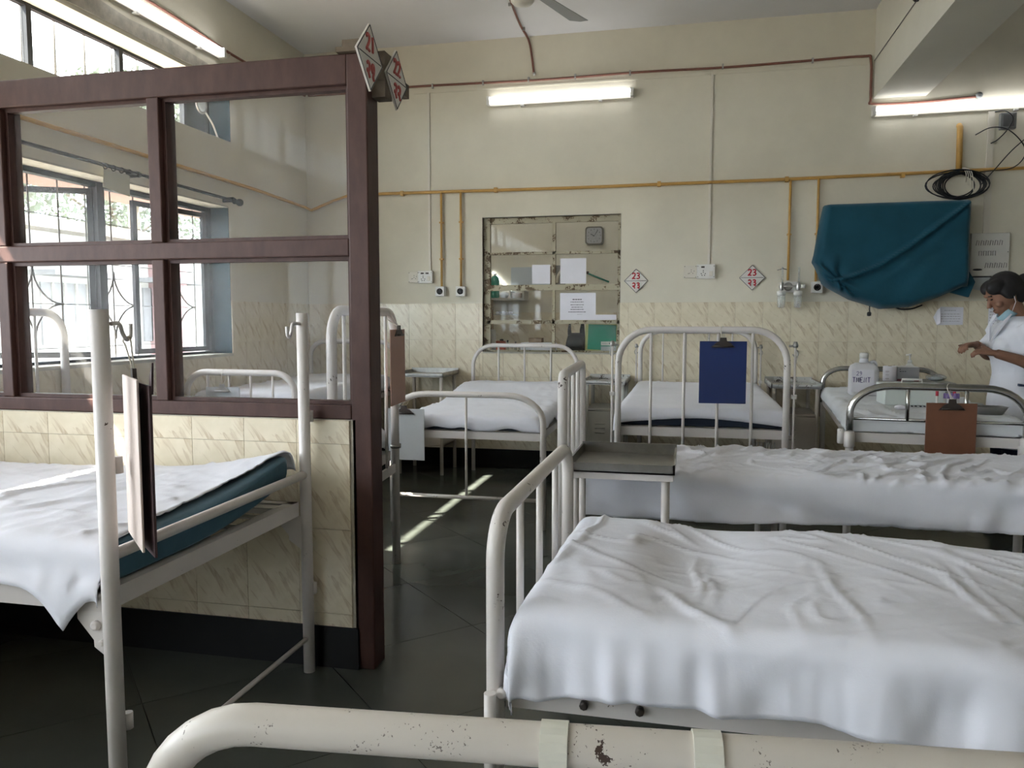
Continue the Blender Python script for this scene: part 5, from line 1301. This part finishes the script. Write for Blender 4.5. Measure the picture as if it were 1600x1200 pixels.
MB().tube(bez([(-0.86, 7.37, 1.56), (-0.85, 7.36, 1.60), (-0.83, 7.36, 1.59)]), 0.003, 5).build('hook', 'cream_plastic', o)
o = thing('wall_phone', 'small cream handset hanging on the far wall of the small room', 'handset', (-1.19, 7.4, 1.5))
MB().tube(bez([(-1.215, 7.37, 1.50), (-1.2, 7.36, 1.56), (-1.165, 7.36, 1.625)]), 0.016, 8).build('handset', 'cream_plastic', o); MB().box(-1.23, -1.14, 7.385, 7.4, 1.47, 1.66).build('back_plate', 'faint_ink', o)

# ------------------------------------------------------------------ curtain rod, paper tag, ceiling fan, beam wire
o = thing('curtain_rod', 'dark curtain rod with round finials above the window', 'curtain rod', (-2.95, 3.8, 1.945))
MB().tube([(-2.955, 2.56, 1.955), (-2.955, 4.80, 1.936)], 0.0095, 10).build('rod', 'grey_frame', o)
MB().lathe([(0.01, 4.78), (0.02, 4.79), (0.013, 4.80), (0.013, 4.83), (0.024, 4.845), (0.024, 4.86), (0.01, 4.87)], (-2.955, 0, 1.935), 14, 'y').build('finial', 'grey_frame', o)
for y in (4.76, 3.84, 2.62): MB().box(-3.02, -2.94, y - 0.008, y + 0.008, 1.925, 1.955).build('bracket', 'grey_frame', o)
for y in (3.60, 3.66, 3.72, 3.78, 3.83): MB().tube([(-2.955 + 0.014 * math.cos(a), y, 1.942 + 0.014 * math.sin(a)) for a in [2 * PI * k / 12 for k in range(12)]], 0.0028, 5, closed=True).build('ring', 'grey_frame', o)
tag(MB().prism([(3.60, 1.935), (3.795, 1.93), (3.79, 1.815), (3.59, 1.835)], -2.968, -2.966, 'x').build('paper_tag', 'old_paper', loc=(-2.967, 3.69, 1.82)), 'yellowed paper hanging from the curtain rod', 'paper')
o = thing('ceiling_fan', 'white ceiling fan with three blades hanging from the ceiling', 'fan', (-0.853, 4.06, ZC))
MB().tube([(-0.853, 4.06, 2.88), (-0.853, 4.06, ZC - 0.05)], 0.012, 10).build('down_rod', 'white_plastic', o)
MB().lathe([(0.05, ZC), (0.045, ZC - 0.05), (0.014, ZC - 0.07)], (-0.853, 4.06, 0), 16).build('canopy', 'white_plastic', o)
MB().lathe([(0.02, 2.742), (0.05, 2.747), (0.06, 2.76), (0.062, 2.80), (0.10, 2.82), (0.10, 2.86), (0.04, 2.885)], (-0.853, 4.06, 0), 20).build('motor', 'cream_plastic', o)
for k in range(3):
    a0 = math.atan2(0.42, 0.165) + k * 2 * PI / 3; d = Vector((math.cos(a0), math.sin(a0), 0)); n = Vector((-d.y, d.x, 0)); c0 = Vector((-0.853, 4.06, 2.84))
    m = MB()
    m.add([c0 + d * a + n * w_ + Vector((0, 0, 0.03 * w_ / 0.06 * 0.4 + dz)) for dz in (0, 0.003) for a, w_ in ((0.11, -0.035), (0.58, -0.06), (0.60, 0), (0.58, 0.06), (0.11, 0.035))], [(0, 1, 2, 3, 4), (9, 8, 7, 6, 5)] + [(i, 5 + i, 5 + (i + 1) % 5, (i + 1) % 5) for i in range(5)])
    m.build('blade', 'grey_plastic', o); MB().add([c0 + d * a + n * w_ + Vector((0, 0, dz)) for dz in (0.0, 0.006) for a, w_ in ((0.06, -0.015), (0.15, -0.015), (0.15, 0.015), (0.06, 0.015))], [(0, 1, 2, 3), (7, 6, 5, 4)] + [(i, 4 + i, 4 + (i + 1) % 4, (i + 1) % 4) for i in range(4)]).build('blade_iron', 'dull_steel', o)
o = thing('beam_wire', 'thin wire along the side of the ceiling beam ending in a round clamp', 'wire', (1.197, 5.0, 2.9))
MB().tube([(1.196, 5.93, 2.905), (1.196, 4.9, 2.91)], 0.003, 6).build('wire', 'faint_ink', o)
MB().lathe([(0.02, 0), (0.02, -0.02), (0.01, -0.03)], (1.2, 4.88, 2.915), 12, 'x').build('clamp', 'dark_steel', o)
MB().tube([(1.18, 4.88, 2.92), (1.17, 4.6, 2.97)], 0.012, 8).build('bent_pipe', 'dark_steel', o)

# ------------------------------------------------------------------ supplies on the chrome-railed bed
o = thing('plastic_jug', 'white plastic can with a handwritten paper label standing on the bed', 'jug', (1.0, 4.95, 0.712))
def rect_ring(cx, cy, z, a, b, rr=0.02, n=4):
    pts = []
    for (sx, sy, a0) in ((1, 1, 0), (-1, 1, PI / 2), (-1, -1, PI), (1, -1, 1.5 * PI)):
        for k in range(n + 1):
            t = a0 + PI / 2 * k / n; pts.append((cx + sx * (a - rr) + rr * math.cos(t), cy + sy * (b - rr) + rr * math.sin(t), z))
    return pts
MB().loft([rect_ring(1.0, 4.95, z, a, b) for z, a, b in ((0.712, 0.07, 0.055), (0.72, 0.076, 0.06), (0.86, 0.076, 0.06), (0.885, 0.068, 0.052), (0.90, 0.045, 0.036))]).build('body', 'jug_plastic', o)
MB().lathe([(0.028, 0.895), (0.024, 0.92), (0.022, 0.935), (0.021, 0.94)], (1.0, 4.95, 0), 16).build('neck', 'jug_plastic', o)
MB().lathe([(0.025, 0.928), (0.025, 0.955), (0.02, 0.96)], (1.0, 4.95, 0), 16).build('cap', 'white_plastic', o)
MB().tube(bez([(1.03, 4.95, 0.90), (1.06, 4.95, 0.905), (1.07, 4.95, 0.86), (1.065, 4.95, 0.82)]), 0.009, 8).build('handle', 'jug_plastic', o)
lb = MB().box(0.925, 1.045, 4.884, 4.8855, 0.735, 0.865).build('label', 'paper', o)
s = MB(); strokes(s, ['2', '9'], 0.965, 0.842, 0.022, 0.0012, lambda a, c: (a, 4.8835, c)); s.build('label_number', 'violet_ink', o)
s = MB(); strokes(s, ['T', 'M', 'E', 'N', 'T'], 0.978, 0.805, 0.028, 0.0018, lambda a, c: (a, 4.8835, c), wid=0.0165, gap=0.22, smooth=False); s.build('label_word', 'violet_ink', o)
o = thing('instrument_box', 'low grey steel instrument box on the head end of the chrome-railed bed', 'box', (1.36, 5.2, 0.712))
MB().bbox(1.16, 1.525, 5.06, 5.38, 0.712, 0.775, 0.005).build('body', 'grey_plastic', o); MB().bbox(1.155, 1.53, 5.055, 5.385, 0.762, 0.782, 0.003).build('lid', 'dull_steel', o)
o = thing('medicine_carton', 'grey carton with red corner marks on the instrument box', 'carton', (1.285, 5.18, 0.782))
MB().bbox(1.222, 1.345, 5.12, 5.24, 0.782, 0.868, 0.002).build('body', 'carton_grey', o)
for a in (1.224, 1.318): MB().box(a, a + 0.025, 5.118, 5.1205, 0.785, 0.797).build('red_mark', 'carton_red', o)
MB().box(1.23, 1.335, 5.115, 5.245, 0.868, 0.872).build('lid_flap', 'white_plastic', o)
lines(o, 1.236, 1.275, 0.843, 1, 0.01, 5.1195, t=0.0018, seed=41); MB().box(1.236, 1.241, 5.119, 5.1195, 0.853, 0.858).build('print_mark', 'ink', o)
o = thing('tissue_roll', 'white roll standing beside the grey carton', 'roll', (1.185, 5.14, 0.782))
MB().lathe([(0.012, 0.784), (0.036, 0.783), (0.038, 0.79), (0.038, 0.868), (0.036, 0.875), (0.012, 0.874)], (1.181, 5.12, 0), 20).build('paper', 'paper', o); MB().lathe([(0.011, 0.783), (0.011, 0.876)], (1.181, 5.12, 0), 12).build('core', 'tan_card', o)
for k in range(3): MB().box(1.15, 1.17, 5.083, 5.085, 0.80 + k * 0.022, 0.802 + k * 0.022).build('print_line', 'faint_ink', o)
o = thing('pump_bottle', 'small white pump dispenser behind the grey carton', 'bottle', (1.335, 5.30, 0.782))
MB().lathe([(0.022, 0.782), (0.024, 0.79), (0.024, 0.87), (0.012, 0.885)], (1.335, 5.30, 0), 16).build('body', 'white_plastic', o)
MB().lathe([(0.013, 0.885), (0.013, 0.902), (0.005, 0.905), (0.005, 0.93), (0.009, 0.932), (0.009, 0.942)], (1.335, 5.30, 0), 12).build('pump', 'white_plastic', o)
MB().tube([(1.335, 5.30, 0.937), (1.312, 5.30, 0.934)], 0.004, 6).build('nozzle', 'white_plastic', o)
o = thing('wrapped_pack', 'crumpled clear wrapped pack on the instrument box', 'pack', (1.46, 5.2, 0.782))
MB().ell((1.46, 5.2, 0.805), 0.06, 0.05, 0.022, 12, 7).build('wrap', 'bottle_plastic', o); MB().bbox(1.42, 1.50, 5.17, 5.23, 0.783, 0.81, 0.006).build('content', 'sheet_grey', o) if False else MB().ell((1.46, 5.2, 0.797), 0.045, 0.035, 0.014, 10, 6).build('content', 'board_pale', o)
o = thing('carry_case', 'pale green sample case with a carrying handle on the bed', 'case', (1.13, 4.45, 0.712))
MB().bbox(0.985, 1.27, 4.36, 4.54, 0.714, 0.815, 0.006).build('body', 'box_green', o); MB().bbox(0.982, 1.273, 4.357, 4.543, 0.80, 0.822, 0.004).build('lid', 'box_green', o)
MB().tube([(1.085, 4.45, 0.815), (1.088, 4.45, 0.842), (1.182, 4.45, 0.842), (1.185, 4.45, 0.815)], 0.0055, 8).build('handle', 'white_plastic', o)
random.seed(8)
for k in range(7):
    col = 'tube_red' if k in (0, 6) else 'tube_purple'; x = (1.215, 1.252, 1.267, 1.282, 1.297, 1.312, 1.30)[k]; y = 4.30 + (0.02 if k == 6 else 0) + 0.004 * (k % 2); hh = 0.012 if k in (0, 6) else 0
    lab = 'tall red-capped sample tube apart from the others' if k == 0 else ('red-capped sample tube behind the purple-capped tubes' if k == 6 else 'purple-capped sample tube in the row of five')
    o = thing('sample_tube', lab, 'tube', (x, y, 0.712), 0, 'sample tubes on the chrome-railed bed')
    MB().lathe([(0.003, 0.714), (0.006, 0.718), (0.0062, 0.762 + hh)], (x, y, 0), 10).build('glass', 'sign_white', o); MB().lathe([(0.0072, 0.76 + hh), (0.0072, 0.784 + hh), (0.005, 0.786 + hh)], (x, y, 0), 10).build('cap', col, o)
tag(MB().bbox(1.20, 1.33, 4.285, 4.335, 0.7125, 0.737, 0.003).build('tube_rack', 'sign_white', loc=(1.265, 4.31, 0.712)), 'low white rack holding the sample tubes', 'rack')
o = thing('steel_basin', 'shallow stainless basin on the bed in front of the nurse', 'basin', (1.37, 4.05, 0.712))
MB().loft([rect_ring(1.37, 4.05, z, a, b, 0.02) for z, a, b in ((0.713, 0.05, 0.035), (0.748, 0.066, 0.05), (0.75, 0.07, 0.054), (0.75, 0.064, 0.048), (0.717, 0.048, 0.033))]).build('bowl', 'steel', o)
random.seed(2)
tag(MB().ell((1.02, 4.18, 0.722), 0.03, 0.02, 0.014, 10, 6).build('gauze_wad', 'paper', loc=(1.02, 4.18, 0.712)), 'small crumpled gauze wad on the pale sheet', 'gauze')
o = thing('wrapper_strip', 'patterned torn wrapper lying in front of the sample case', 'wrapper', (1.14, 4.28, 0.712))
MB().prism([(1.08, 4.25), (1.19, 4.27), (1.185, 4.31), (1.085, 4.30)], 0.715, 0.717, 'z').build('foil', 'board_grey', o)
for k in range(5): MB().ell((1.095 + 0.02 * k, 4.275 + 0.008 * (k % 2), 0.72), 0.006, 0.012, 0.003, 8, 4).build('print_mark', 'ink', o)

# ------------------------------------------------------------------ nurse
NX, NY = 1.735, 4.80
nurse = thing('person', 'person in a white short-sleeved coat looking down at their hands beside the bed', 'person', (NX, NY, 0))
def oval(c, a, b, n=20): return [(c[0] + a * math.cos(2 * PI * k / n), c[1] + b * math.sin(2 * PI * k / n), c[2]) for k in range(n)]
def remesh(o, v, sm=4):
    md = o.modifiers.new('skin', 'REMESH'); md.mode = 'VOXEL'; md.voxel_size = v; md.use_smooth_shade = True
    if sm: s2 = o.modifiers.new('smooth', 'SMOOTH'); s2.iterations = sm; s2.factor = 0.5
hc = Vector((1.668, 4.80, 1.298)); HR = Matrix.Rotation(math.radians(-32), 3, 'Y')
def hp(x, y, z): return hc + HR @ Vector((x, y, z))
b = MB()
# skull, jaw, face (local: face towards -x)
b.ell(hc, 0.088, 0.070, 0.092, 20, 12, HR)
b.ell(hp(-0.035, 0, -0.052), 0.052, 0.050, 0.052, 16, 10, HR)
b.ell(hp(-0.062, 0, -0.095), 0.022, 0.024, 0.018, 12, 8, HR)
b.tube([hp(-0.082, 0, 0.008), hp(-0.098, 0, -0.022), hp(-0.104, 0, -0.036)], [0.008, 0.011, 0.013], 8)
b.ell(hp(-0.078, 0, 0.028), 0.016, 0.045, 0.010, 12, 6, HR)
b.ell(hp(-0.085, 0, -0.062), 0.012, 0.022, 0.007, 10, 6, HR); b.ell(hp(-0.082, 0, -0.074), 0.012, 0.020, 0.007, 10, 6, HR)
for s_ in (1, -1):
    b.ell(hp(-0.060, s_ * 0.038, -0.032), 0.022, 0.020, 0.022, 10, 6, HR)
    b.ell(hp(0.008, s_ * 0.070, -0.012), 0.018, 0.008, 0.030, 10, 6, HR)
b.tube([hc + Vector((0.03, 0, -0.05)), (1.735, 4.80, 1.18), (1.748, 4.80, 1.10)], [0.050, 0.050, 0.06], 14)
b.loft([oval((1.745, NY, z), a, c) for z, a, c in ((0.62, 0.10, 0.15), (0.70, 0.11, 0.16), (0.85, 0.085, 0.13), (1.0, 0.10, 0.15), (1.10, 0.085, 0.16), (1.15, 0.05, 0.11))])
for s_ in (1, -1):
    b.tube([(1.75, NY + s_ * 0.08, 0.68), (1.745, NY + s_ * 0.085, 0.38), (1.755, NY + s_ * 0.085, 0.06)], [0.085, 0.055, 0.035], 14)
    b.loft([oval((1.72, NY + s_ * 0.085, z), a, c) for z, a, c in ((0.012, 0.10, 0.038), (0.03, 0.10, 0.04), (0.055, 0.06, 0.035), (0.08, 0.035, 0.035))])
# arms: near (towards the camera) and far
nearA = [(1.745, 4.645, 1.105), (1.80, 4.60, 0.985), (1.815, 4.595, 0.885), (1.70, 4.595, 0.935), (1.575, 4.60, 0.975)]
farA = [(1.735, 4.955, 1.105), (1.70, 4.985, 1.0), (1.665, 4.97, 0.955), (1.59, 4.86, 0.99), (1.535, 4.77, 1.015)]
b.tube(bez(nearA, 5), [0.048 - 0.024 * k / 20 for k in range(21)], 12); b.tube(bez(farA, 5), [0.046 - 0.023 * k / 20 for k in range(21)], 12)
def hand(b, wrist, dirv, palm, curl, s_=1.0, spread=0.012):
    """wrist point, finger direction, palm normal; five separate bent fingers"""
    w0 = Vector(wrist); d = Vector(dirv).normalized(); n = Vector(palm); n = (n - d * n.dot(d)).normalized(); sd = d.cross(n)
    rings = []
    for t, hw, ht in ((0, 0.020, 0.016), (0.02, 0.026, 0.016), (0.05, 0.033, 0.014), (0.072, 0.032, 0.012)):
        c = w0 + d * t * s_; rings.append([c + sd * hw * s_ * math.cos(a) + n * ht * s_ * math.sin(a) for a in [2 * PI * k / 14 for k in range(14)]])
    b.loft(rings)
    for k, (off, ln) in enumerate(((-0.026, 0.058), (-0.009, 0.068), (0.009, 0.064), (0.025, 0.050))):
        p = w0 + d * 0.066 * s_ + sd * off * s_; pts = [p]; dd = d.copy(); L = ln * s_
        for seg, fr in ((0, 0.45), (1, 0.32), (2, 0.23)):
            dd = (Matrix.Rotation(curl * (0.6 + 0.5 * seg), 3, sd) @ dd) if seg or curl else dd
            pts.append(pts[-1] + dd * L * fr)
        b.tube(pts, [0.0085 * s_, 0.008 * s_, 0.0075 * s_, 0.0055 * s_], 8)
    p = w0 + d * 0.022 * s_ - sd * 0.024 * s_; td = (d * 0.75 - sd * 0.65 + n * -0.25).normalized()
    b.tube([p, p + td * 0.03 * s_, p + (td + d * 0.5).normalized() * 0.056 * s_], [0.012 * s_, 0.0095 * s_, 0.006 * s_], 8)
hand(b, (1.572, 4.60, 0.976), (-0.86, 0.28, 0.12), (0.1, 0.3, -1), 0.55)
hand(b, (1.530, 4.765, 1.017), (-0.8, -0.45, -0.05), (-0.05, -0.35, -1), 0.6)
body = b.build('body', 'skin', nurse); remesh(body, 0.0045, 2)
c = MB()
def crx(z, a, bb, dx=0): return oval((1.745 + dx, NY, z), a, bb, 24)
c.loft([crx(0.46, 0.135, 0.185), crx(0.60, 0.132, 0.18), crx(0.72, 0.128, 0.178), crx(0.86, 0.108, 0.152), crx(0.97, 0.122, 0.165, -0.006), crx(1.04, 0.125, 0.17, -0.008), crx(1.10, 0.105, 0.175), crx(1.145, 0.075, 0.14), crx(1.17, 0.055, 0.085)])
for s_ in (1, -1): c.ell((1.655, NY + s_ * 0.07, 1.0), 0.055, 0.065, 0.06, 14, 8)
c.tube(bez([(1.748, 4.68, 1.11), (1.775, 4.62, 1.04), (1.80, 4.60, 0.975)], 4), [0.07, 0.07, 0.068, 0.066, 0.066, 0.065, 0.064, 0.064, 0.066], 16)
c.tube(bez([(1.738, 4.92, 1.11), (1.705, 4.985, 1.04), (1.66, 4.975, 0.985)], 4), [0.07, 0.068, 0.066, 0.064, 0.063, 0.062, 0.062, 0.063, 0.065], 16)
coat = c.build('coat', 'coat_white', nurse); remesh(coat, 0.008, 3)
for s_, p in ((1, [(1.66, 4.83, 1.175), (1.625, 4.84, 1.12), (1.615, 4.80, 1.03)]), (-1, [(1.69, 4.735, 1.18), (1.635, 4.735, 1.12), (1.615, 4.79, 1.03)])):
    a = [Vector(q) for q in p]; off = Vector((-0.012, 0.03 * s_, 0))
    MB().add([a[0], a[1], a[2], a[1] + off + Vector((0, 0, -0.03)), a[0] + off] + [v + Vector((-0.008, 0, 0.004)) for v in (a[0], a[1], a[2], a[1] + off + Vector((0, 0, -0.03)), a[0] + off)], [(0, 1, 2, 3, 4), (9, 8, 7, 6, 5)] + [(i, 5 + i, 5 + (i + 1) % 5, (i + 1) % 5) for i in range(5)]).build('collar', 'coat_white', nurse)
MB().prism([(1.70, 0.815), (1.735, 0.81), (1.73, 0.80), (1.70, 0.802)], 4.625, 4.648).build('pocket_edge', 'coat_trim', nurse)
MB().bbox(1.74, 1.81, 4.625, 4.70, 1.165, 1.18, 0.004).build('epaulette', 'coat_trim', nurse)
t = MB()
for s_ in (1, -1): t.tube([(1.75, NY + s_ * 0.08, 0.66), (1.745, NY + s_ * 0.085, 0.38), (1.755, NY + s_ * 0.085, 0.07)], [0.10, 0.075, 0.062], 16)
tr = t.build('trousers', 'coat_trim', nurse); remesh(tr, 0.012, 2)
for s_ in (1, -1): MB().loft([oval((1.71, NY + s_ * 0.085, z), a, cc) for z, a, cc in ((0.0, 0.115, 0.046), (0.03, 0.115, 0.048), (0.06, 0.07, 0.044), (0.075, 0.045, 0.042))]).build('shoe', 'shoe', nurse)
h = MB()
h.ell(hp(0.018, 0, 0.022), 0.090, 0.082, 0.090, 20, 12, HR); h.ell(hp(0.045, 0, -0.03), 0.058, 0.070, 0.065, 16, 8, HR)
for s_ in (1, -1): h.ell(hp(-0.03, s_ * 0.045, 0.055), 0.055, 0.038, 0.042, 12, 8, HR); h.ell(hp(0.0, s_ * 0.070, 0.005), 0.035, 0.014, 0.045, 12, 8, HR)
hair = h.build('hair', 'hair', nurse); remesh(hair, 0.006, 3)
MB().ell(hp(0.115, 0, -0.005), 0.045, 0.052, 0.048, 16, 10, HR).build('hair_bun', 'hair', nurse)
for s_ in (1, -1):
    MB().ell(hp(-0.080, s_ * 0.028, 0.004), 0.006, 0.012, 0.004, 10, 6, HR).build('eye', 'hair', nurse)
    MB().tube([hp(-0.086, s_ * 0.014, 0.024), hp(-0.085, s_ * 0.032, 0.028), hp(-0.076, s_ * 0.046, 0.022)], 0.0035, 6).build('eyebrow', 'hair', nurse)
MB().ell(hp(-0.088, 0, -0.068), 0.006, 0.018, 0.003, 10, 4, HR).build('mouth', 'board_dark', nurse)
mk = MB()
rings = []
for z, a, bb, dx in ((-0.098, 0.052, 0.055, -0.042), (-0.115, 0.060, 0.060, -0.036), (-0.135, 0.052, 0.056, -0.022), (-0.150, 0.036, 0.044, -0.012)):
    rings.append([hp(dx - a * math.cos(t_), bb * math.sin(t_), z + 0.02 * math.sin(t_) ** 2) for t_ in [-PI / 2 + PI * k / 14 for k in range(15)]])
V = [p for rg in rings for p in rg]; Fq = [(i * 15 + k, i * 15 + k + 1, (i + 1) * 15 + k + 1, (i + 1) * 15 + k) for i in range(3) for k in range(14)]
mk.add(V, Fq, True); mo = mk.build('face_mask', 'mask_blue', nurse); sd_ = mo.modifiers.new('thickness', 'SOLIDIFY'); sd_.thickness = 0.003
for s_ in (1, -1): MB().tube([hp(-0.035, s_ * 0.055, -0.10), hp(0.0, s_ * 0.074, -0.06), hp(0.012, s_ * 0.078, -0.01)], 0.0015, 5).build('mask_loop', 'paper', nurse)

# ------------------------------------------------------------------ outside the windows
struct(MB().box(-40, XL - WT - 0.002, -30, 45, -0.5, -0.35).build('trim_5', 'ground'))
o = thing('neighbour_building', 'low pale building with grey windows across the yard outside the window', 'building', (-10, 9, -0.35))
MB().box(-13, -10, 2, 24, -0.35, 2.55).build('wall', 'facade_white', o)
MB().box(-13.2, -9.55, 1.8, 24.2, 2.55, 2.72).build('roof_slab', 'facade_cream', o)
MB().box(-10.0, -9.9, 2, 24, -0.35, 0.35).build('plinth', 'facade_cream', o)
for k in range(8):
    y = 3.4 + k * 2.4
    w_ = MB().box(-10.01, -9.96, y, y + 1.3, 0.75, 1.75).build('window', 'facade_grey', o)
    for j in range(5): MB().box(-9.97, -9.93, y + 0.2 + j * 0.25, y + 0.23 + j * 0.25, 0.75, 1.75).build('bar', 'facade_white', w_)
    MB().box(-10.0, -9.5, y - 0.2, y + 1.5, 1.85, 1.93).build('window_shade', 'facade_grey', o)
MB().box(-10.0, -9.6, 8.35, 8.95, -0.35, 2.55).build('pink_pier', 'facade_pink', o); MB().box(-10.0, -9.6, 13.2, 13.8, -0.35, 2.55).build('pink_pier', 'facade_pink', o)
def tree(label, x, y, h, R, seed):
    random.seed(seed); o = thing('tree', label, 'tree', (x, y, -0.35))
    MB().tube(bez([(x, y, -0.35), (x + 0.1, y, h * 0.3), (x - 0.05, y + 0.1, h * 0.6), (x, y, h * 0.85)]), [0.22 - 0.005 * k for k in range(25)], 10).build('trunk', 'bark', o)
    for k in range(5):
        a = k * 1.3; MB().tube([(x, y, h * (0.45 + 0.07 * k)), (x + R * 0.5 * math.cos(a), y + R * 0.5 * math.sin(a), h * (0.62 + 0.07 * k)), (x + R * 0.85 * math.cos(a), y + R * 0.85 * math.sin(a), h * (0.7 + 0.08 * k))], [0.07, 0.045, 0.02], 6).build('branch', 'bark', o)
    V, Fc = [], []
    cl = [(random.uniform(-1, 1), random.uniform(-1, 1), random.uniform(-0.6, 1)) for _ in range(26)]
    for k in range(3600):
        c_ = random.choice(cl); p = Vector((c_[0] * R * 0.75, c_[1] * R * 0.75, c_[2] * R * 0.6)) + Vector((random.gauss(0, 1), random.gauss(0, 1), random.gauss(0, 0.8))) * R * 0.17
        p += Vector((x, y, h * 0.78)); u = Vector((random.gauss(0, 1), random.gauss(0, 1), random.gauss(0, 1))).normalized() * 0.11; v = u.orthogonal().normalized() * 0.055
        n = len(V); V += [p - u, p + v, p + u, p - v]; Fc.append((n, n + 1, n + 2, n + 3))
    f = MB().add(V, Fc).build('foliage', 'leaf', o); f['kind'] = 'stuff'
tree('broad leafy tree behind the low building', -15.5, 14.0, 5.5, 2.6, 1)
tree('tall leafy tree further along behind the low building', -19.5, 24.0, 6.5, 2.8, 2)
tree('loose leafy tree standing high beyond the clerestory', -16.0, 20.5, 9.0, 1.5, 3)
